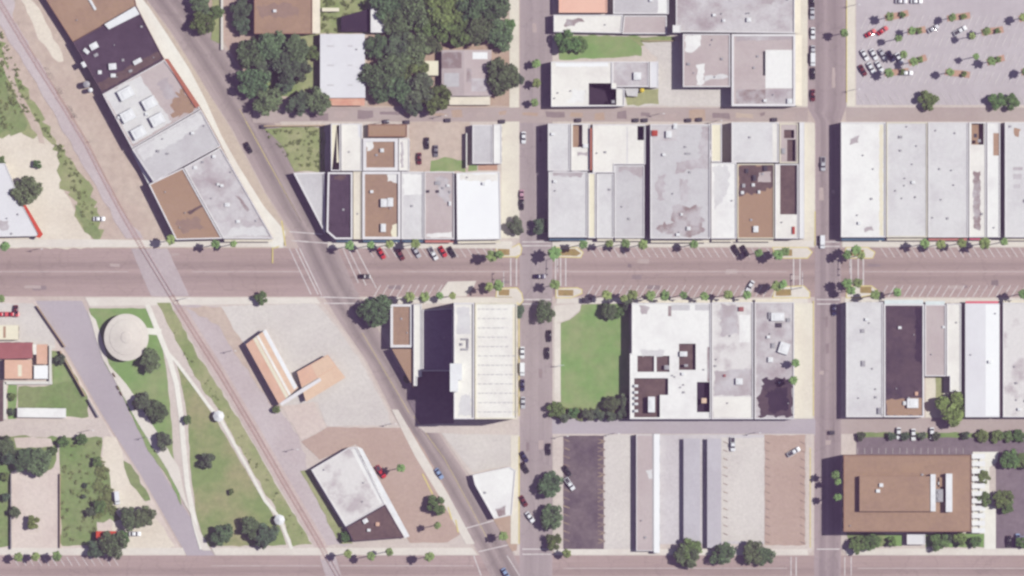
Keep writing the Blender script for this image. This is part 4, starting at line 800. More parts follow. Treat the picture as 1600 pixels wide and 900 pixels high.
bld('store_building', [(1567,473),(1680,473),(1680,652),(1567,652)], 5.8, 'roof_stained', 'wall_white', 'white store roof cut by the right frame edge below the avenue', cat='store', par=0.4, front='N', awn=('awning_cream',1.0,3.2), vents=[(1585,573,.35),(1588,625,.35)])
m = MB(); m.prism(W2(R(1562.5,476,1566.5,650), 4.8), 0, 4.8) ; tag(m.build('party_wall', 'coping_dark', None, P(1564,560)), 'narrow dark party wall between the last two white stores', 'wall')
# --- long sheds in the lower middle
bld('long_shed', [(994,679),(1021,679),(1021,861),(994,861)], 3.4, 'roof_taupe', 'wall_stucco', 'long pinkish grey shed roof running down from the lower alley', cat='shed', par=0.2, thick=0.25, front='W', patches=[([(1010,735),(1020,733),(1020,748),(1014,748)],'roof_pale',0.4)])
bld('long_shed', [(1021.5,678),(1031,678),(1031,864),(1021.5,864)], 3.3, 'roof_bright', 'wall_white', 'slender bright white roof strip attached to the pinkish grey shed', cat='shed', par=0, front='E')
def carport(poly, h, roof, label):
    p = W2(poly, h); c = sum(p, Vector((0, 0)))/len(p); o = Vector((c.x, c.y, ZL)); root = empty('carport', o, label, 'carport')
    m = MB(); m.prism(p, h-0.25, h); m.flat(p[::-1], h-0.25); m.build('roof', roof, root, o)
    xs = [min(q.x for q in p)+.5, max(q.x for q in p)-.5]; ys = [min(q.y for q in p)+.5, max(q.y for q in p)-.5]
    for x in xs:
        for k in range(7):
            y = ys[0]+(ys[1]-ys[0])*k/6; m = MB(); m.tube((x, y, ZL), (x, y, h-.25), .09, .09, 6); m.build('post', 'metal_grey', root, o)
carport(R(1068,685,1094,850), 2.6, 'roof_lilac', 'left of two long lilac grey carport roofs in the lower middle')
carport(R(1105,685,1127,856), 2.8, 'roof_lilac', 'right of two long lilac grey carport roofs in the lower middle')
# --- brown office building
r = bld('office_building', [(1318,711),(1518,711),(1518,831),(1318,831)], 11.6, 'roof_brown', 'wall_tan', 'large square brown roofed office building with a raised roof centre', cat='office building', par=0.25, thick=0.3, cop='coping_brown', front='W', patches=[([(1408,725),(1440,722),(1446,738),(1410,740)],'roof_tan',0.8),([(1350,762),(1440,770),(1450,790),(1380,796)],'roof_tan',1.5)])
zr = r[3]
ph = block_on(r[1], r[2], R(1343,744,1453,799), zr, zr+2.6, 'roof_brown', 'penthouse')
m = MB(); m.box(P(1377,758,zr+2.6).to_2d(), 1.5, 1.4, zr+2.6, zr+3.4); m.box(P(1372,767,zr+2.6).to_2d(), 1.5, 1.3, zr+2.6, zr+3.4); m.build('roof_hatch', 'metal_white', r[1], r[2])
block_on(r[1], r[2], R(1454,741,1462,799), zr, zr+2.8, 'metal_white', 'screen_wall'); block_on(r[1], r[2], R(1478,740,1488,800), zr, zr+3.0, 'metal_white', 'screen_wall')
m = MB(); q = P(1468,774,zr); m.box(q.to_2d(), 2.6, 5.0, zr, zr+1.7); m.tube((q.x, q.y-1.2, zr+1.7), (q.x, q.y-1.2, zr+2.1), .9, .9, 10); m.tube((q.x, q.y+1.2, zr+1.7), (q.x, q.y+1.2, zr+2.1), .9, .9, 10); m.build('cooling_tower', 'metal_grey', r[1], r[2])
m = MB(); q = P(1472,753,zr); m.box(q.to_2d(), 2.2, 3.6, zr, zr+1.0); m.build('roof_hatch', 'roof_tan', r[1], r[2])
# fin pergola on the office's right side
pe = empty('entrance_pergola', P(1530,770,ZL), 'row of white slats in front of the brown office building on its right', 'pergola')
for k in range(11):
    y = 713+k*11.6; m = MB(); c_ = P(1529,y,3.2); m.box(c_.to_2d(), 5.2, 1.9, 2.9, 3.2); m.build('slat', 'metal_white', pe, P(1530,770,ZL))
for x in (1521.5, 1537):
    m = MB(); c_ = P(x,771,2.9); m.box(c_.to_2d(), 0.3, 29.5, 2.6, 2.9); m.build('beam', 'metal_white', pe, P(1530,770,ZL))
    for y in (714,742,771,800,828): m = MB(); c_ = P(x,y,0); m.tube((c_.x,c_.y,ZL),(c_.x,c_.y,2.6),.12,.12,6); m.build('post', 'metal_white', pe, P(1530,770,ZL))
bld('kiosk', [(1417,834),(1446,834),(1446,851),(1417,851)], 3.0, 'roof_palelilac', 'wall_grey', 'small grey entrance canopy below the brown office building', cat='kiosk', par=0.2, front='S')
# --- bandstand in the park
bs_o = P(198,527,ZL); bs = empty('bandstand', bs_o, 'round cream bandstand roof on the small park lawn', 'bandstand')
m = MB(); n = 40; zb = 3.9; rings = [(8.7,zb),(6.6,zb+.35),(6.5,zb+.5),(2.2,zb+1.2),(1.9,zb+1.4),(0.0,zb+1.6)]
prev = None
for rr, z in rings:
    ring = [(bs_o.x+rr*math.cos(2*math.pi*i/n), bs_o.y+rr*1.06*math.sin(2*math.pi*i/n), z) for i in range(n)]
    if prev:
        for i in range(n): m.face([prev[i], prev[(i+1) % n], ring[(i+1) % n], ring[i]])
    else:
        for i in range(n): a, b = ring[i], ring[(i+1) % n]; m.face([(a[0],a[1],z-.4),(b[0],b[1],z-.4),b,a])
    prev = ring
m.build('roof', 'paving_pale', bs, bs_o)
m = MB(); m.tube((bs_o.x,bs_o.y,0),(bs_o.x,bs_o.y,.8),6.6,6.6,32); m.build('platform', 'concrete', bs, bs_o)
for i in range(10):
    t = 2*math.pi*i/10; m = MB(); m.tube((bs_o.x+6.3*math.cos(t),bs_o.y+6.3*math.sin(t),.8),(bs_o.x+6.3*math.cos(t),bs_o.y+6.3*math.sin(t),zb),.16,.14,8); m.build('column', 'wall_white', bs, bs_o)
# --- small fixed structures
def gazebo(x, y, r_px, label):
    o = P(x, y, ZL); root = empty('gazebo', o, label, 'gazebo'); rr = r_px*S; m = MB(); n = 8
    ring = [(o.x+rr*math.cos(2*math.pi*i/n), o.y+rr*math.sin(2*math.pi*i/n), 2.7) for i in range(n)]
    for i in range(n): m.face([ring[i], ring[(i+1) % n], (o.x, o.y, 3.7)])
    m.build('roof', 'metal_white', root, o)
    for i in range(0, n, 2): q = ring[i]; m = MB(); m.tube((o.x+(q[0]-o.x)*.85,o.y+(q[1]-o.y)*.85,ZL),(o.x+(q[0]-o.x)*.85,o.y+(q[1]-o.y)*.85,2.8),.09,.09,6); m.build('post', 'metal_white', root, o)
gazebo(342, 650, 9, 'small white gazebo halfway down the slanting park path')
gazebo(437, 812, 8.5, 'small white gazebo near the lower end of the park path')
def tank(x, y, r, h, mat, label):
    q = P(x, y, 0); m = MB(); m.tube(q, q+Vector((0,0,h)), r, r, 14); m.tube(q+Vector((0,0,h)), q+Vector((0,0,h+.4)), r, .3, 14); tag(m.build('storage_tank', mat, None, q), label, 'tank')
tank(136,132,1.3,4.4,'metal_grey','small round tank against the rear wall of the black roofed warehouse')
tank(1003,141,0.9,2.4,'yellow_paint','small yellow tank beside the crooked grey shed')
tank(142,141,0.9,4.2,'metal_white','smaller pale round tank by the black roofed warehouse')
def wall_line(a, b, w, h, mat, label, name='yard_wall'):
    pa, pb = P(*a).to_2d(), P(*b).to_2d(); d = (pb-pa).normalized(); nn = Vector((-d.y, d.x))*w/2
    m = MB(); m.prism(ccw([pa-nn, pb-nn, pb+nn, pa+nn]), 0, h); c_ = (pa+pb)/2
    return tag(m.build(name, mat, None, (c_.x, c_.y, 0)), label, 'wall')
wall_line((58,478),(102,542),0.4,1.9,'wall_tan','upper stretch of yard wall along the slanted side street')
wall_line((94,548),(134,619),0.4,2.2,'wall_tan','yard wall between the green yard and the slanted side street')
wall_line((138,624),(154,652),0.4,1.8,'wall_grey','short grey end of the yard wall by the dirt lane')
wall_line((8,597),(8,655),1.0,1.6,'wall_white','white garden wall beside the dark purple roofed house')
wall_line((8,598),(82,598),1.2,1.6,'wall_white','white wall above the rough grass yard')
wall_line((79,540),(79,598),1.0,1.8,'wall_white','white wall left of the small green yard')
wall_line((94,740),(94,856),0.3,1.4,'wall_tan','tan wall between the dirt yard and the long grass yard')
wall_line((17.5,740),(17.5,858),0.3,1.8,'wall_grey','grey wall on the left side of the pale dirt yard')
wall_line((347,-20),(347,78),0.9,1.1,'wall_white','pale low wall standing between the roadside trees at the top', 'low_wall')
wall_line((1004,64),(1052,64),0.3,1.2,'wall_tan','low tan wall above the green lot in the top middle block')
# ---------------------------------------------------------------- trees and plants
rng = random.Random(11)
def leafy_crown(name, mat, seed, n=1500, leaf=0.15, lobes=14, flat=0.62):
    r = random.Random(seed); m = MB(); L_ = []
    for k in range(lobes):
        t = 2*math.pi*k/lobes*2.4+r.uniform(-.4, .4); d = r.uniform(.30, .74) if k else 0
        L_.append((Vector((d*math.cos(t), d*math.sin(t), r.uniform(-.15, .35)*flat + (.25*flat if d < .4 else 0))), r.uniform(.24, .40)))
    for k in range(n):
        c, rad = r.choice(L_)
        v = Vector((r.gauss(0, 1), r.gauss(0, 1), r.gauss(.35, .9))).normalized()
        rr = rad*(r.random()**0.35)
        q = c+Vector((v.x*rr, v.y*rr, v.z*rr*flat*1.15))
        nn = (v*0.7+Vector((r.uniform(-1, 1), r.uniform(-1, 1), r.uniform(-.2, 1.2)))).normalized()
        u = nn.orthogonal().normalized(); w = nn.cross(u); a = r.uniform(0, 6.28)
        u, w = u*math.cos(a)+w*math.sin(a), w*math.cos(a)-u*math.sin(a)
        s = leaf*r.uniform(.55, 1.25)
        m.face([q-u*s*.5-w*s*.32, q+u*s*.2-w*s*.42, q+u*s*.62, q+u*s*.15+w*s*.42, q-u*s*.5+w*s*.3])
    o = m.build(name, mat); me = o.data; bpy.data.objects.remove(o); return me
def trunk_mesh(seed):
    r = random.Random(seed); m = MB()
    m.tube((0, 0, 0), (.04, .02, .45), .07, .05, 8)
    for k in range(5):
        t = 2*math.pi*k/5+r.uniform(-.3, .3); d = r.uniform(.3, .5)
        m.tube((.04, .02, .42), (d*math.cos(t), d*math.sin(t), r.uniform(.68, .82)), .035, .015, 6)
    m.tube((.04, .02, .42), (0, 0, .85), .04, .015, 6)
    o = m.build('trunk', 'bark'); me = o.data; bpy.data.objects.remove(o); return me
CROWN = {k: [leafy_crown('crown', mt, sd+i, n, lf, lb) for i in range(c)] for k, mt, sd, n, lf, lb, c in
         (('dark', 'leaf_dark', 10, 2300, .14, 15, 6), ('deep', 'leaf_deep', 30, 2200, .14, 14, 4), ('mid', 'leaf_mid', 50, 2200, .15, 13, 4), ('bright', 'leaf_bright', 70, 900, .22, 9, 4))}
TRUNK = [trunk_mesh(i) for i in range(3)]
def tree(x, y, r_px, kind, label, group=None, h=None, name='shade_tree', cat='tree', z=ZL2):
    R_ = r_px*S*1.13; h = h or (R_*0.95+1.3)
    root = empty(name, P(x, y, z), label, cat, group, rng.uniform(0, 6.28))
    ch = R_*rng.uniform(.9, 1.05)
    t = bpy.data.objects.new('trunk', rng.choice(TRUNK)); COL.objects.link(t); t.parent = root; t.scale = (h*.75, h*.75, h*.92)
    c = bpy.data.objects.new('crown', rng.choice(CROWN[kind])); COL.objects.link(c); c.parent = root
    c.scale = (R_*rng.uniform(.95, 1.05), R_*rng.uniform(.95, 1.05), ch); c.location = (0, 0, max(h-ch*.55, ch*.42))
    return root
def palm_crown(seed, n=32):
    r = random.Random(seed); m = MB()
    for k in range(n):
        t = 2*math.pi*k/n+r.uniform(-.18, .18); el = r.choice((1.0, .7, .45, .2, -.1))+r.uniform(-.15, .15)
        L_ = r.uniform(.82, 1.1); seg = 6; px = []; dirv = Vector((math.cos(t), math.sin(t), 0)); sidev = Vector((-math.sin(t), math.cos(t), 0))
        pos = Vector((0, 0, 0)); a = el
        for i in range(seg+1):
            w = .19*math.sin(math.pi*min(1, (i+.6)/(seg+.8)))+.012
            px.append((pos.copy(), w)); pos = pos+(dirv*math.cos(a)+Vector((0, 0, math.sin(a))))*(L_/seg); a -= .28
        for i in range(seg):
            (p0, w0), (p1, w1) = px[i], px[i+1]
            dz = Vector((0, 0, -.35))
            m.face([p0, p1, p1+sidev*w1+dz*w1, p0+sidev*w0+dz*w0]); m.face([p0, p0-sidev*w0+dz*w0, p1-sidev*w1+dz*w1, p1])
    o = m.build('crown', 'leaf_palm'); me = o.data; bpy.data.objects.remove(o); return me
PALMC = [palm_crown(i) for i in range(4)]
mt_ = MB(); mt_.tube((0, 0, 0), (0, 0, .12), .26, .19, 8); mt_.tube((0, 0, .12), (0, 0, 1), .19, .14, 8); o_ = mt_.build('trunk', 'bark'); PALMT = o_.data; bpy.data.objects.remove(o_)
def palm(x, y, r_px, h, label, group=None, z=ZL2):
    root = empty('palm_tree', P(x, y, z), label, 'palm', group, rng.uniform(0, 6.28)); R_ = r_px*S*1.12
    t = bpy.data.objects.new('trunk', PALMT); COL.objects.link(t); t.parent = root; t.scale = (1, 1, h)
    c = bpy.data.objects.new('crown', rng.choice(PALMC)); COL.objects.link(c); c.parent = root; c.location = (0, 0, h); q_ = R_*rng.uniform(.85, 1.15); c.scale = (q_, q_*rng.uniform(.9, 1.1), q_*rng.uniform(.8, 1.0))
    return root
# the two groves of the top block
GA = 'dark trees around the brown roofed hall'
for x, y, r, k, lb in (
 (314,6,17,'dark','leafy tree cut by the top edge beside the low roadside wall'),
 (317,36,19,'mid','rounder mid green tree left of the low roadside wall'),
 (338,20,11,'mid','small bush like tree touching the low roadside wall'),
 (377,14,17,'deep','upper of two trees against the left side of the brown roofed hall'),
 (379,42,14,'deep','lower of two trees against the left side of the brown roofed hall'),
 (389,84,22,'dark','dark tree at the upper left corner of the grove below the brown hall'),
 (424,74,24,'dark','wide dark crown just under the brown roofed hall'),
 (462,76,23,'dark','dark crown under the right part of the brown hall near the white hall'),
 (487,84,13,'mid','small tree pressed against the upper left wall of the white hall'),
 (444,104,24,'deep','middle crown of the grove left of the white hall'),
 (470,108,18,'deep','greyish crown halfway down the grove left of the white hall'),
 (396,128,24,'dark','round crown overhanging the diagonal street edge'),
 (414,112,16,'deep','small crown between the diagonal street and the grove middle'),
 (418,158,23,'dark','crown at the lower left of the grove beside the alley mouth'),
 (466,162,19,'deep','darker crown beside the alley left of the peach porch'),
 (498,158,20,'dark','crown covering the lower left corner of the white hall'),
 (446,134,14,'deep','small crown above the pale patch in the left grove')):
    tree(x, y, r, k, lb, GA)
GB = 'dark trees of the big grove'
for x, y, r, k, lb in (
 (606,8,24,'dark','crown at the top edge right of the small white roofed house'),
 (622,34,24,'dark','crown right beside the small white roofed house'),
 (652,10,28,'dark','broad crown at the top edge in the left part of the big grove'),
 (668,38,20,'mid','crown resting over the thin red garden wall'),
 (696,14,30,'mid','broadest crown at the top edge of the big grove'),
 (712,48,27,'mid','lighter crown above the patched metal roof house'),
 (742,12,26,'dark','crown at the top edge toward the left cross street'),
 (748,44,26,'dark','crown behind the upper edge of the patched metal roof house'),
 (776,14,22,'dark','crown at the upper right corner of the big grove'),
 (780,56,22,'dark','crown right of the patched metal roof house near the street'),
 (796,40,10,'mid','small crown beside the cream pavement of the left cross street'),
 (592,74,20,'dark','crown overhanging the upper right of the white hall'),
 (590,118,24,'dark','crown overhanging the middle right side of the white hall'),
 (622,70,22,'deep','shaded crown just below the red garden wall at its left end'),
 (652,76,24,'dark','crown below the middle of the red garden wall'),
 (676,68,16,'dark','crown below the right end of the red garden wall'),
 (618,104,24,'dark','inner crown of the big grove left of the cream roofed shed'),
 (646,108,22,'mid','inner crown touching the small cream roofed shed'),
 (594,146,18,'dark','crown by the lower right corner of the white hall'),
 (624,136,24,'dark','crown in the lower middle of the big grove'),
 (652,142,26,'deep','large crown reaching down toward the alley'),
 (680,154,23,'mid','lighter crown hanging over the alley left of the cream porch'),
 (646,164,17,'deep','lowest crown of the big grove throwing shade on the alley'),
 (786,122,28,'dark','isolated dark crown right of the patched metal roof house'),
 (806,124,12,'deep','small crown leaning into the left cross street')):
    tree(x, y, r, k, lb, GB)
for x, y, r, k, lb in (
 (42,299,22,'dark','round tree beside the white roof with red edge'),
 (58,257,7,'mid','small bush alone on the caliche lot'),
 (2,252,8,'mid','bush cut by the left edge above the red edged white roof'),
 (885,67,20,'mid','round tree at the street end of the green lot'),
 (908,70,11,'mid','smaller crown right of the round tree in the green lot'),
 (585,488,26,'dark','large dark tree where the diagonal street meets the avenue'),
 (603,475,13,'deep','small crown squeezed between the large dark tree and the white framed roof'),
 (636,592,6,'mid','small green bush in the shade beside the brown triangular wing'),
 (235,563,18,'dark','dark tree tucked below the round bandstand'),
 (224,628,16,'deep','left tree of the pair on the park lawn'),
 (246,642,17,'dark','right tree of the pair on the park lawn'),
 (256,689,14,'deep','tree between the slanted side street and the curved park path'),
 (324,720,13,'deep','dark tree alone on the wide right park lawn'),
 (293,656,7,'mid','very small tree right of the curved park path'),
 (361,768,5,'mid','tiny shrub low on the right park lawn'),
 (347,834,17,'dark','left one of three trees at the bottom of the park'),
 (392,824,17,'dark','middle one of three trees at the bottom of the park'),
 (416,836,20,'deep','right one of three trees at the bottom of the park'),
 (8,698,17,'dark','dark tree at the left frame edge above the pale yard'),
 (16,712,14,'deep','shaded crown right of the dark tree at the left frame edge'),
 (38,716,18,'dark','left crown of the pair above the pale dirt yard'),
 (62,722,20,'dark','right crown of the pair above the pale dirt yard'),
 (84,704,7,'mid','small shrub right of the pair above the pale dirt yard'),
 (100,690,9,'mid','left shrub on top edge of the long grass yard'),
 (128,686,9,'mid','right shrub on top edge of the long grass yard'),
 (152,722,8,'mid','upper small tree along the fence of the long grass yard'),
 (156,790,10,'mid','middle small tree along the fence of the long grass yard'),
 (142,800,8,'deep','dark shrub inside the long grass yard'),
 (133,758,4,'deep','upper tiny dark bush in the long grass yard'),
 (131,776,4,'deep','lower tiny dark bush in the long grass yard'),
 (204,810,17,'dark','left crown of the pair right of the white trailer'),
 (226,808,18,'dark','right crown of the pair near the slanted side street'),
 (176,850,21,'dark','tree covering part of the bright red roof hut'),
 (150,858,14,'deep','small dark tree under the bright red roof hut'),
 (192,840,11,'mid','crown just right of the bright red roof hut'),
 (52,816,11,'bright','bright bush in the middle of the pale dirt yard'),
 (24,800,9,'dark','flat dark bush on the left side of the pale dirt yard'),
 (8,745,7,'mid','bush in the rough grass at the left edge beside the pale yard'),
 (10,776,7,'deep','dark bush in the rough grass left of the grey yard wall'),
 (94,562,9,'deep','dark shrub in the small walled green yard'),
 (20,620,6,'mid','shrub in the strip behind the white garden wall'),
 (18,643,6,'deep','dark shrub left of the long narrow white shed'),
 (408,465,10,'mid','lone shrub on the avenue pavement above the depot yard'),
 (432,640,6,'mid','small green bush at the lower tip of the striped depot'),
 (680,789,16,'mid','round green tree in the brown lot beside the diagonal street'),
 (540,838,8,'mid','green bush along the shaded side of the tilted warehouse'),
 (806,353,14,'deep','square clipped tree on the upper left corner of the left crossing'),
 (844,353,13,'deep','shaded tree on the upper right side of the left crossing'),
 (807,487,11,'deep','square clipped tree by the corner of the striped roof store'),
 (851,487,16,'dark','round tree on the lower right side of the left crossing'),
 (952,487,13,'dark','dark tree in the upper right of the green lawn'),
 (966,488,9,'mid','lighter tree beside the dark one on the green lawn'),
 (981,474,10,'deep','dark crown at the upper corner between lawn and white building'),
 (956,630,13,'dark','tree at the lower right corner of the green lawn'),
 (974,626,11,'deep','crown against the white building at the lower lawn corner'),
 (974,645,11,'deep','shaded bush under the lower lawn corner trees'),
 (868,640,13,'mid','tree at the lower left corner of the green lawn'),
 (880,650,10,'deep','left bush of the hedge under the green lawn'),
 (896,646,9,'mid','second bush of the hedge under the green lawn from the left'),
 (918,647,10,'deep','middle bush of the hedge under the green lawn'),
 (936,648,10,'deep','bush right of the middle in the hedge under the green lawn'),
 (955,650,9,'deep','rightmost bush of the hedge under the green lawn'),
 (859,756,19,'dark','upper large street tree beside the dark parking lot'),
 (861,807,19,'dark','lower large street tree beside the dark parking lot'),
 (865,845,13,'mid','smaller third street tree beside the dark parking lot'),
 (1072,868,19,'dark','lower left crown by the bottom avenue under the carports'),
 (1080,858,17,'mid','brighter crown of the tree just under the left carport'),
 (1128,865,18,'dark','middle tree of the row below the carports'),
 (1176,862,18,'dark','left crown of the last tree pair below the concrete lot'),
 (1194,868,15,'dark','right crown of the last tree pair below the concrete lot'),
 (1487,639,25,'bright','bright round tree under the slim ivory roof'),
 (1500,630,15,'bright','right crown leaning on the bright white ridged store'),
 (1450,158,15,'mid','dark green tree on the lower edge of the big parking lot'),
 (1556,158,13,'mid','left crown of the pair at the lower right of the big parking lot'),
 (1578,158,14,'mid','right crown of the pair at the lower right of the big parking lot'),
 (1578,718,15,'mid','tree between driveway and parking at the right frame edge'),
 (1597,720,13,'mid','tree cut by the right frame edge beside the driveway'),
 (1537,745,10,'mid','upper small tree beside the white slats'),
 (1537,779,11,'mid','lower small tree beside the white slats'),
 (1566,778,15,'mid','tree right of the white entrance walk'),
 (1574,792,11,'mid','lower crown touching the tree right of the entrance walk'),
 (1340,850,14,'mid','left crown of the shrubbery below the brown office building'),
 (1362,846,14,'mid','right crown of the shrubbery below the brown office building'),
 (1394,846,8,'bright','light green bush below the middle of the brown office building'),
 (1466,846,14,'mid','tree right of the small grey entrance canopy'),
 (1480,840,9,'deep','dark bush right of the tree near the grey entrance canopy'),
 (1500,842,11,'bright','bright shrub below the right half of the brown office building'),
 (1524,846,9,'mid','shrub at the lower right corner of the brown office building'),
 (1594,848,9,'mid','bush near the pale blue car at the right frame edge')):
    tree(x, y, r, k, lb, name='shade_tree' if r > 10 else 'bush', cat='tree' if r > 10 else 'bush', h=None if r > 10 else r*S*1.6)
# hedge bushes by the office driveway
for i, (x, lb) in enumerate(((1346,'first dark bush from the left in the hedge strip above the office driveway'),(1392,'dark bush left of the white cars in the hedge strip'),(1414,'bush between the first and second white car in the hedge strip'),(1440,'bush between the second and third white car in the hedge strip'),(1462,'dark bush right of the third white car in the hedge strip'),(1508,'lone dark bush in the hedge strip under the dark roof store'),(1534,'bush in the hedge strip below the round bright tree'),(1556,'light bush in the hedge strip toward the right end'),(1574,'second last bush of the hedge strip at the right'),(1592,'last bush of the hedge strip at the right frame edge'))):
    tree(x, 681, 7 if i < 6 else 10, 'deep' if i < 6 else 'mid', lb, 'hedge bushes above the driveway', h=2.6, name='bush', cat='bush')
# street palms
GP = 'palms along the main avenue'
for x, y, r, h, lb in (
 (268,375,7,3.5,'small palm at the rail crossing below the brown corner warehouse'),
 (338,382,7,5,'palm before the blotchy grey corner warehouse, left one'),(366,381,6,4.5,'palm before the blotchy grey corner warehouse, right one'),
 (10,385,8,5.5,'palm at the left frame edge above the avenue'),(3,467,9,4,'palm at the left frame edge below the avenue'),
 (547,384,8,5.5,'palm in front of the narrow cream shop'),(580,383,8,6,'palm left of the first red angled car'),(609,382,8,6,'palm right of the first red angled car'),(649,381,9,5,'palm above the white angled car before the stained shop'),
 (769,400,10,7.5,'palm on the upper left island of the left crossing'),(780,398,7,6.5,'second palm on the upper left island of the left crossing'),
 (764,448,8,7,'left palm on the lower left island of the left crossing'),(778,446,9,7.5,'right palm on the lower left island of the left crossing'),
 (866,396,10,8,'palm on the upper right island of the left crossing'),(867,445,10,8,'palm on the lower right island of the left crossing'),
 (911,382,8,6.5,'palm in front of the pale corner shop'),(952,381,8,7,'palm in front of the slim pale grey shop'),(977,381,9,7.5,'palm in front of the grey shop left of the stained roof'),(1004,382,8,4.5,'palm at the left corner of the big stained roof shop'),(1083,382,8,4.5,'palm at the right end of the big stained roof shop'),(1184,395,7,6,'palm below the rusty brown roof shop'),
 (1215,398,10,8,'palm on the upper left island of the right crossing'),(1226,393,7,6.5,'smaller palm on the upper left island of the right crossing'),
 (1212,447,9,7.5,'left palm on the lower left island of the right crossing'),(1222,444,8,7,'right palm on the lower left island of the right crossing'),
 (1322,398,9,8,'left palm on the upper right island of the right crossing'),(1336,391,9,7,'upper palm on the upper right island of the right crossing'),(1344,399,7,6,'right palm on the upper right island of the right crossing'),
 (1322,443,9,8,'left palm on the lower right island of the right crossing'),(1339,442,9,7.5,'right palm on the lower right island of the right crossing'),(1328,454,8,6.5,'lower palm on the lower right island of the right crossing'),
 (1443,381,9,7,'first palm before the wide pale grey store'),(1468,382,9,6.5,'palm before the left part of the second wide pale store'),(1501,380,9,6.5,'palm before the right part of the second wide pale store'),(1536,380,9,5,'palm before the narrow slotted white store'),(1567,378,7,4.5,'palm before the store cut by the right frame edge'),
 (640,464,8,5,'first of four palms on the lower avenue kerb above the shaded roof'),(664,464,8,5,'second of four palms on the lower avenue kerb above the shaded roof'),(687,462,7,4.5,'third of four palms on the lower avenue kerb above the shaded roof'),(707,462,6,4,'fourth of four palms on the lower avenue kerb by the tall block'),
 (948,461,9,6,'left palm above the green lawn'),(988,461,9,7,'palm above the left corner of the white building with courts'),(1016,462,8,6,'second palm above the white building with courts'),(1038,462,8,6,'third palm above the white building with courts'),(1067,461,8,4.5,'fourth palm above the white building with courts'),(1100,463,7,4.5,'fifth palm above the white building with courts'),(1137,460,8,6,'palm above the pale mottled roof'),(1166,461,7,5,'palm beside the white car on the lower kerb'),
 (1366,461,8,5.5,'palm above the pale grey roof right of the crossing'),(1400,457,8,4.5,'palm above the dark charcoal roof'),(1596,459,8,6,'palm at the right frame edge on the lower avenue kerb'),(974,466,7,5,'palm between the green lawn and the white building')):
    palm(x, y, r*1.05, max(h, 9.2)+rng.uniform(0, 1.2) if h < 7.4 or y > 455 or y < 390 else h+1, lb, GP)
GQ = 'palms in the other streets'
for x, y, r, h, lb in (
 (1318,52,9,9,'tall palm with a long shadow at the edge of the big parking lot'),
 (838,100,8,4.5,'upper of three small palms in the left cross street'),(838,130,8,4.5,'middle of three small palms in the left cross street'),(835,161,8,4.5,'lowest of three small palms in the left cross street'),
 (1242,567,7,10,'palm right of the lilac mottled roof, upper one'),(1238,594,8,12,'palm right of the lilac mottled roof, lower one'),
 (1304,741,9,11.5,'tall palm rising from the office shadow, upper one'),(1308,752,6,10.5,'shorter palm close under the upper tall palm in the office shadow'),(1307,776,8,11.5,'tall palm rising from the office shadow, lower one'),
 (30,870,9,6.5,'first palm from the left on the bottom avenue kerb'),(57,869,8,6,'second palm from the left on the bottom avenue kerb'),(90,868,9,7,'third palm from the left on the bottom avenue kerb'),
 (544,864,8,10,'palm at the bottom avenue beside the railway end'),(580,868,8,10,'palm below the dark tar roof end section'),(609,861,8,10,'palm right below the dark tar roof corner'),(671,869,8,10,'palm on the bottom avenue kerb below the brown lot'),
 (627,731,8,10,'small palm near the red pickup truck'),(684,820,8,10,'small palm in the lower part of the brown lot'),(786,837,8,7,'palm below the white wedge shaped shop'),(885,864,9,5,'palm at the corner of the dark parking lot and bottom avenue')):
    palm(x, y, r, h, lb, GQ)
# trees on the parking islands
GI = 'palms on the parking islands'
isl = [((1389,27),(1412,22)),((1424,49),(1438,47)),((1486,28),(1508,25)),((1540,50),(1560,47)),((1426,97),(1440,92)),((1388,114),(1412,112)),((1483,113),(1508,116)),((1548,96),(1562,92)),((1598,28),(1612,24)),((1602,112),(1615,110))]
names = ('the red car','the two red cars, lower right','the middle top row','the white car in the top rows','the white car cluster, upper right','the white car cluster, lower right','the middle lower row','the right side lower rows','the top right edge','the lower right edge')
for (t, s), nm in zip(isl, names):
    a, b = Vector(t), Vector(s); d = (b-a).normalized(); nn = Vector((-d.y, d.x))*5
    sheet('planting_bed', [tuple(a-nn-d*6), tuple(b-nn+d*8), tuple(b+nn+d*8), tuple(a+nn-d*6)], 'brick_paving', ZLM+0.01, rough=0.15)
    palm(t[0], t[1], 8.5, rng.uniform(6.5, 8.5), 'palm on the parking island by '+nm, GI)
    tree(b.x-2, b.y+1, 5, 'bright', 'low shrub beside the island palm by '+nm, 'shrubs on the parking islands', h=1.8, name='bush', cat='bush')
for x, y, lb in ((1402,61,'small bright palm left of the island under the red cars'),(1410,86,'small bright palm above the island right of the white cars'),(1523,89,'small bright palm left of the right lower island'),(1517,57,'small bright palm left of the island with the white car')):
    palm(x, y, 6.5, 9.3, lb, GI)
# loose weeds beside the track
wv = MB(); wr = random.Random(5)
def scatter(poly, n, s0, s1):
    p = W2(poly); xs = [q.x for q in p]; ys = [q.y for q in p]; k = 0; tries = 0
    while k < n and tries < n*30:
        tries += 1; x, y = wr.uniform(min(xs), max(xs)), wr.uniform(min(ys), max(ys)); ins = False
        for i in range(len(p)):
            a, b = p[i], p[i-1]
            if (a.y > y) != (b.y > y) and x < (b.x-a.x)*(y-a.y)/(b.y-a.y)+a.x: ins = not ins
        if not ins: continue
        k += 1; s = wr.uniform(s0, s1)
        for j in range(9):
            q = Vector((x+wr.gauss(0, s*.5), y+wr.gauss(0, s*.5), .2+wr.uniform(0, s*.7))); t = wr.uniform(0, 6.28); u = Vector((math.cos(t), math.sin(t), wr.uniform(-.4, .4)))*s*.4; v = Vector((-math.sin(t), math.cos(t), wr.uniform(-.4, .4)))*s*.25
            wv.face([q-u-v, q+u-v, q+u+v, q-u+v])
scatter([(-20,60),(10,120),(44,190),(20,205),(-20,212)], 60, .4, 1.2)
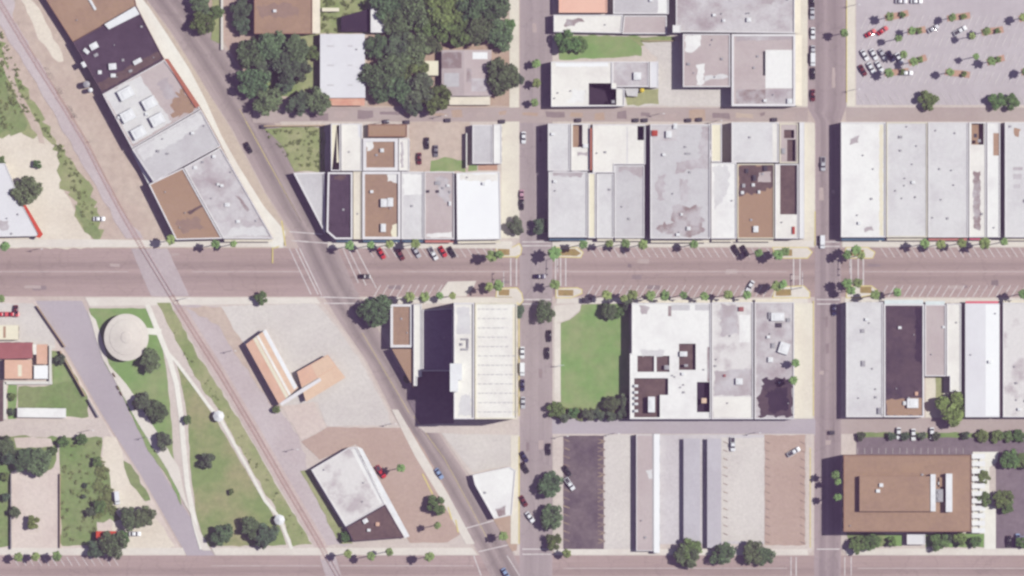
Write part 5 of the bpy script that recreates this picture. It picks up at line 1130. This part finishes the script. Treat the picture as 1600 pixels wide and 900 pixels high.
scatter([(72,205),(100,232),(130,280),(160,350),(150,374),(126,335),(104,262)], 36, .3, .9)
scatter([(0,40),(60,180),(110,250),(80,215),(20,150),(-5,90)], 60, .3, .8)
scatter([(260,500),(330,600),(430,760),(480,845),(460,845),(400,740),(290,560)], 40, .2, .5)
scatter([(96,690),(158,690),(150,850),(98,850)], 70, .3, .9)
scatter([(150,720),(170,730),(180,800),(150,810)], 70, .5, 1.4)
scatter([(412,205),(505,200),(505,265),(465,265)], 50, .3, .9)
scatter([(866,640),(982,642),(982,654),(866,654)], 60, .5, 1.3)
scatter([(502,0),(575,0),(575,50),(502,50)], 40, .5, 1.3)
tag(wv.build('weeds', 'weeds'), kind='stuff')
# ---------------------------------------------------------------- vehicles
def prof(name, mat, stations, wid):
    """car shell: stations (x, z_bottom, z_top, half width bottom, half width top)"""
    m = MB(); pr = None
    for x, zb, zt, wb, wt in stations:
        zm = zb+(zt-zb)*.62
        ring = [(x, -wb, zb), (x, -wid(wb, wt), zm), (x, -wt, zt), (x, wt, zt), (x, wid(wb, wt), zm), (x, wb, zb)]
        ids = [m.pt(q) for q in ring]
        if pr:
            for i in range(6): m.f.append([pr[i], pr[(i+1) % 6], ids[(i+1) % 6], ids[i]])
        else: m.f.append(ids[::-1])
        pr = ids
    m.f.append(pr)
    o = m.build(name, mat); me = o.data; bpy.data.objects.remove(o); return me
wmax = lambda a, b: max(a, b)+.02
SEDAN = {'body': prof('body', 'car_paint_white', [(-2.35,.35,.75,.70,.62),(-2.2,.25,.92,.86,.76),(-1.4,.22,.98,.90,.80),(.9,.22,.98,.91,.80),(1.9,.24,.84,.88,.74),(2.25,.28,.72,.80,.66),(2.38,.36,.6,.66,.55)], wmax),
         'window': prof('window', 'car_glass', [(-1.75,.96,.97,.76,.72),(-1.05,.96,1.36,.76,.60),(.1,.96,1.39,.77,.60),(.98,.96,.98,.76,.70)], wmax),
         'roof': prof('roof', 'car_paint_white', [(-1.12,1.33,1.36,.60,.54),(-.9,1.37,1.44,.62,.56),(-.1,1.39,1.46,.62,.56),(.22,1.33,1.36,.60,.54)], wmax)}
PICKUP = {'body': prof('body', 'car_paint_white', [(-2.75,.42,1.0,.86,.84),(-2.6,.4,1.06,.93,.86),(-.7,.38,1.06,.94,.86),(1.5,.36,1.08,.95,.84),(2.35,.36,1.02,.92,.80),(2.7,.44,.9,.84,.72),(2.8,.5,.75,.7,.6)], wmax),
          'window': prof('window', 'car_glass', [(-.62,1.04,1.08,.80,.76),(-.35,1.04,1.62,.80,.66),(.75,1.04,1.64,.80,.66),(1.5,1.04,1.08,.80,.74)], wmax),
          'roof': prof('roof', 'car_paint_white', [(-.42,1.6,1.64,.66,.6),(-.3,1.62,1.72,.68,.62),(.6,1.63,1.73,.68,.62),(.85,1.58,1.62,.66,.6)], wmax),
          'cargo_bed': prof('cargo_bed', 'metal_dark', [(-2.55,1.05,1.09,.74,.74),(-.75,1.05,1.09,.74,.74)], lambda a, b: a)}
VAN = {'body': prof('body', 'car_paint_white', [(-2.6,.35,1.9,.88,.78),(-2.5,.3,2.0,.95,.82),(1.1,.3,2.02,.96,.82),(1.45,.3,1.25,.96,.86),(2.4,.32,1.0,.92,.78),(2.6,.4,.8,.8,.7)], wmax),
       'window': prof('window', 'car_glass', [(1.0,1.5,1.99,.86,.78),(1.5,1.22,1.27,.88,.82)], wmax)}
mw = MB(); mw.tube((0, -.11, 0), (0, .11, 0), .33, .33, 12); o_ = mw.build('wheel', 'rubber'); WHEEL = o_.data; bpy.data.objects.remove(o_)
mw = MB(); mw.box((0, 0), .12, .34, -.07, .07); o_ = mw.build('headlight', 'lamp_glass'); HEADL = o_.data; bpy.data.objects.remove(o_)
mw = MB(); mw.box((0, 0), .10, .30, -.07, .07); o_ = mw.build('tail_light', 'tail_red'); TAILL = o_.data; bpy.data.objects.remove(o_)
def car(x, y, ang, colour, label, kind='car', group=None, z=ZM+.03, sc=1.0, name=None):
    """ang: heading in degrees, clockwise from the right of the photograph"""
    name = name or ('parked_car' if group else 'car')
    root = empty(name if kind != 'pickup' else 'pickup_truck', P(x, y, z), label, {'car': 'car', 'pickup': 'pickup', 'van': 'van'}[kind], group, -math.radians(ang)); root.scale = (sc,)*3
    parts = {'car': SEDAN, 'pickup': PICKUP, 'van': VAN}[kind]
    for nm, me in parts.items():
        o = bpy.data.objects.new(nm, me); COL.objects.link(o); o.parent = root
        if nm in ('body', 'roof'):
            o.material_slots[0].link = 'OBJECT'; o.material_slots[0].material = MATS['car_paint_'+colour]
    wb = {'car': 1.4, 'pickup': 1.75, 'van': 1.6}[kind]; fx = {'car': 2.33, 'pickup': 2.74, 'van': 2.54}[kind]
    for dx in (-wb, wb):
        for dy in (-.82, .82):
            o = bpy.data.objects.new('wheel', WHEEL); COL.objects.link(o); o.parent = root; o.location = (dx, dy, .33)
    for dy in (-.55, .55):
        o = bpy.data.objects.new('headlight', HEADL); COL.objects.link(o); o.parent = root; o.location = (fx-.06, dy, .68)
        o = bpy.data.objects.new('tail_light', TAILL); COL.objects.link(o); o.parent = root; o.location = (-fx+.06 if kind != 'pickup' else -2.74, dy, .78)
    return root
GN = 'cars parked at an angle along the avenue'
for x, y, a, c, k, lb in (
(596,396,60,'red','car','first red angled car below the two box brown roof'),(626,398,62,'maroon','car','dark maroon car angled between the red and white cars'),
 (651,394,60,'silver','car','white silver car angled below the stained mid grey roof'),(677,396,60,'white','pickup','white pickup angled between silver and red cars'),(692,393,60,'red','car','second red angled car right of the white pickup'),(706,394,60,'dark','car','dark car angled right of the second red car'),
 (1150,391,60,'dark','car','left dark car of the pair below the rusty brown roof'),(1164,392,60,'black','car','right dark car of the pair below the rusty brown roof'),(1172,447,120,'white','car','white car angled at the lower kerb left of the right crossing')):
    if lb.startswith('little'): continue
    car(x, y, a, c, lb, k, GN)
GM = 'vehicles moving or waiting on the streets'
for x, y, a, c, k, lb in (
 (570,432,0,'dark','car','dark car driving on the avenue right of the diagonal street'),(843,432,0,'navy','car','dark car crossing the middle of the left intersection'),(1285,378,90,'white','van','white van waiting above the right crossing'),
 (1286,256,90,'silver','pickup','white pickup driving down the right cross street'),(388,231,62,'black','car','black car on the upper part of the diagonal street'),(686,740,58,'blue','car','pale blue car on the lower part of the diagonal street'),
 (1303,484,90,'navy','car','navy car at the kerb below the right crossing'),(790,896,60,'blue','car','pale blue car at the bottom end of the diagonal street')):
    car(x, y, a, c, lb, k, GM, name='car')
GK = 'cars parked along the cross streets'
for x, y, a, c, k, lb in (
 (818,215,90,'white','car','white car on the left cross street beside the grey rear house'),(815,306,90,'pink','car','pinkish car on the left cross street beside the brilliant white roof'),(815,319,90,'black','car','black car right behind the pinkish car'),
 (868,374,0,'black','car','black car at the upper right corner of the left crossing'),
 (816,551,90,'white','car','upper white car at the wall of the striped roof store'),(816,577,90,'white','van','white van at the wall of the striped roof store'),(816,602,90,'navy','car','navy car between two white ones at the striped roof store'),(817,629,90,'silver','car','lowest white car at the wall of the striped roof store'),
 (858,525,90,'black','car','black car beside the upper left lawn corner'),(855,552,90,'dark','car','dark car beside the middle of the green lawn'),(857,702,90,'black','car','black car above the large street trees'),
 (819,714,60,'navy','car','navy car angled across from the dark parking lot'),(820,731,60,'black','car','black car angled under the navy one'),(818,783,60,'maroon','car','dark red car angled beside the white wedge shop'),(828,808,55,'white','car','white car angled under the dark red car'),
 (1269,4,90,'black','car','black car at the top of the right cross street'),(1269,21,90,'silver','car','silver car second from the top in the right cross street'),(1270,52,90,'white','car','white car beside the large blotchy grey roof'),(1270,80,90,'silver','car','silver car above the white van in the right cross street'),(1270,93,90,'white','van','white van parked in the right cross street'),(1270,115,90,'black','car','black car above the red one in the right cross street'),(1270,149,90,'maroon','car','dark red car above the alley in the right cross street')):
    car(x, y, a, c, lb, k, GK)
GL = 'cars standing in the lots and yards'
for x, y, a, c, k, lb in (
 (886,736,55,'black','car','black car at the left edge of the dark parking lot'),(890,756,55,'white','pickup','white pickup at the left edge of the dark parking lot'),(1145,694,90,'white','pickup','white pickup alone on the pale concrete lot'),(1240,706,-30,'white','pickup','white pickup in the brown lot beside the right cross street'),
 (655,248,90,'maroon','car','dark maroon car in the back yard of the avenue shops'),(681,236,90,'grey','car','grey car in the back yard beside the grass patch'),(667,224,90,'black','car','black car in the back yard above the maroon one'),
 (595,737,55,'red','pickup','bright red pickup beside the tilted white warehouse'),
 (155,342,0,'white','car','white car on the grass verge beside the caliche lot'),(4,491,0,'red','car','left red car in the concrete yard at the left edge'),(25,486,90,'maroon','car','dark red car in the concrete yard at the left edge'),(21,491,0,'red','car','right red car in the concrete yard at the left edge') ,
 (211,834,0,'white','car','white car right of the red roof hut'),(183,778,85,'white','van','white van beside the grass strip right of the long grass yard'),
 (1351,86,60,'white','car','upper left white car of the white cluster in the big parking lot'),(1365,85,60,'white','car','upper middle white car of the white cluster'),(1379,85,60,'silver','car','silver car at the upper right of the white cluster'),(1392,88,60,'navy','car','navy car between the silver and white cars of the cluster'),(1405,91,60,'white','car','white car beside the navy one nearest the island'),(1348,110,60,'maroon','car','dark maroon car lower left under the white cluster'),(1361,106,60,'white','car','lower left white car of the cluster beside the maroon one'),(1374,104,60,'white','car','lower right white car of the cluster'),
 (1360,52,-30,'red','car','left red car in the big parking lot'),(1379,48,-35,'red','car','right red car in the big parking lot'),(1417,114,0,'white','car','white car right of the island under the cluster'),

 (1500,48,-30,'white','pickup','white pickup in the middle of the top rows'),(1458,45,-30,'silver','car','silver car left of the white pickup in the top rows'),(1408,2,0,'silver','car','silver car cut by the top edge'),(1432,2,0,'white','car','white car cut by the top edge'),
 (1404,677,90,'white','car','first white car in the hedge strip'),(1427,679,90,'white','car','second white car in the hedge strip'),(1456,677,90,'white','car','third white car in the hedge strip'),(1590,843,90,'blue','car','pale blue car at the right frame edge'),(1576,846,90,'black','car','black car standing in for the shadow left of the pale blue car')):  # last black car is made up in place of a dark shadow
    car(x, y, a, c, lb, k, GL, z=ZLM+.01)
# ---------------------------------------------------------------- small street furniture
def bench(x, y, rot, label):
    o = P(x, y, ZL); root = empty('park_bench', o, label, 'bench', 'benches beside the park paths', math.radians(rot))
    m = MB(); m.box((0, 0), 1.8, .5, .42, .48); m.build('seat', 'timber', root)
    m = MB(); m.box((0, .27), 1.8, .06, .5, .9); m.build('backrest', 'timber', root)
    for dx in (-.75, .75): m = MB(); m.box((dx, 0), .08, .46, 0, .42); m.build('leg', 'metal_dark', root)
bench(184,606,-60,'bench beside the slanted street left of the park tree pair'); bench(189,615,-60,'second bench beside the slanted street near the park tree pair'); bench(178,586,-60,'bench beside the slanted street below the bandstand')
def lamp(x, y, h, label, z=ZS):
    o = P(x, y, z); root = empty('street_lamp', o, label, 'street lamp', 'street lamps')
    m = MB(); m.tube((0, 0, 0), (0, 0, h), .12, .07, 8); m.build('pole', 'metal_grey', root)
    m = MB(); m.tube((0, 0, h), (1.6, 0, h+.2), .05, .04, 6); m.build('arm', 'metal_grey', root)
    m = MB(); m.box((1.7, 0), .7, .3, h+.12, h+.28); m.build('lamp_head', 'metal_white', root)
for x, y, lb in ((60,389,'street lamp on the avenue kerb below the caliche lot'),(290,466,'street lamp at the avenue beside the railway'),(459,702,'lone lamp post beside the railway near the tilted warehouse'),(362,548,'lamp post between the railway and the striped depot'),(228,683,'lamp post at the park edge above the curved path')):
    lamp(x, y, 6.5, lb)
def sign(x, y, h, w, mat, label):
    o = P(x, y, ZS); root = empty('signpost', o, label, 'sign'); m = MB(); m.tube((0, 0, 0), (0, 0, h), .09, .09, 8); m.build('post', 'metal_grey', root)
    m = MB(); m.box((0, .12), w, .16, h-1.0, h+.1); m.build('sign_board', mat, root)
sign(877,571,4.6,2.2,'awning_cyan','blank pale blue signpost on the left edge of the green lawn')
sign(1597,838,5.5,2.0,'car_paint_blue','blank blue signpost at the lower right frame edge')
def signal(x, y, dx, dy, label):
    o = P(x, y, ZS); root = empty('traffic_signal', o, label, 'traffic signal', 'traffic signals at the crossings', math.atan2(-dy, dx))
    m = MB(); m.tube((0, 0, 0), (0, 0, 6.2), .16, .11, 8); m.build('pole', 'metal_white', root)
    m = MB(); m.tube((0, 0, 6.0), (6.2, 0, 6.3), .12, .08, 8); m.build('mast_arm', 'metal_white', root)
    for q in (3.6, 5.9): m = MB(); m.box((q, 0), .38, .34, 5.3, 6.3); m.build('signal_head', 'metal_dark', root)
signal(787,448,0,-1,'white traffic signal mast at the lower left island of the left crossing'); signal(1253,449,0,-1,'white traffic signal mast at the lower left island of the right crossing')
signal(871,402,0,1,'traffic signal mast at the upper right island of the left crossing'); signal(1327,403,0,1,'traffic signal mast at the upper right island of the right crossing')
for x, y, lb in ((600,190,'street lamp on the alley behind the low brown roof'),(1120,189,'street lamp on the alley behind the big stained roof'),(690,181,'lamp post on the alley below the big grove'),(1030,178,'lamp post in the middle of the upper alley'),(960,677,'lamp post between lower alley and the pale concrete strip'),(1180,676,'lamp post on the lower alley above the pale lot'),(880,681,'lamp post at the top corner of the dark parking lot'),(1335,8,'lamp post at the upper corner of the big parking lot'),(1335,140,'lamp post at the lower corner of the big parking lot'),(612,662,'lamp post between the depot yard and the brown lot'),(140,672,'lamp post on the lane above the long grass yard')):
    lamp(x, y, 7.0, lb, .15)
# bus shelter by the lawn
o = P(917,469,ZS); root = empty('bus_shelter', o, 'small dark arched shelter on the pavement above the green lawn', 'shelter')
m = MB(); prev = None
for i in range(9):
    t = math.pi*i/8; ring = [(-2.0*math.cos(t), -1.0, 1.6+.9*math.sin(t)), (-2.0*math.cos(t), 1.0, 1.6+.9*math.sin(t))]
    if prev: m.face([prev[0], prev[1], ring[1], ring[0]])
    prev = ring
m.build('roof', 'metal_dark', root)
for dx in (-1.9, 1.9):
    for dy in (-.9, .9): m = MB(); m.tube((dx, dy, 0), (dx, dy, 1.7), .06, .06, 6); m.build('post', 'metal_grey', root)
# bins along the upper alley
def bin_(x, y, label):
    o = P(x, y, .04); root = empty('rubbish_bin', o, label, 'bin', 'bins along the alleys'); m = MB(); m.box((0, 0), 2.0, 1.4, .1, 1.2, 0, 1.06); m.build('body', 'metal_dark', root)
    m = MB(); m.box((0, 0), 2.1, 1.5, 1.2, 1.32); m.build('lid', 'metal_dark', root)
for x, y, lb in ((604,190,'bin on the alley above the low brown roof, left one'),(636,191,'bin on the alley above the low brown roof, right one'),(700,188,'bin on the alley above the back yard'),(785,190,'bin on the alley beside the white side wing'),(904,188,'bin above the ivory rear wing with sunken yard'),(994,188,'left bin above the blue dark light well'),(1008,188,'right bin above the blue dark light well'),(1076,188,'left bin above the big stained roof'),(1093,187,'right bin above the big stained roof'),(1210,187,'bin above the peach rear court'),(412,198,'bin where the alley meets the diagonal street'),(1300,676,'bin on the lower alley near the right cross street')):
    bin_(x, y, lb)
# ---------------------------------------------------------------- the air between the ground and the camera
HZ = MB(); HZ.box((0, 0), 24200, 24200, -1.0, ALT+30.0); HZ.face([(-12100,-12100,-1),(-12100,12100,-1),(12100,12100,-1),(12100,-12100,-1)])
hm = bpy.data.materials.new('haze'); hm.use_nodes = True; hn = hm.node_tree.nodes; hn.clear()
ho = hn.new('ShaderNodeOutputMaterial'); hv = hn.new('ShaderNodeVolumePrincipled')
hv.inputs['Color'].default_value = (0.85, 0.48, 1.0, 1); hv.inputs['Density'].default_value = HAZE; hv.inputs['Anisotropy'].default_value = 0.0
hm.node_tree.links.new(hv.outputs[0], ho.inputs['Volume']); MATS['haze'] = hm
tag(HZ.build('haze', 'haze'), kind='stuff')
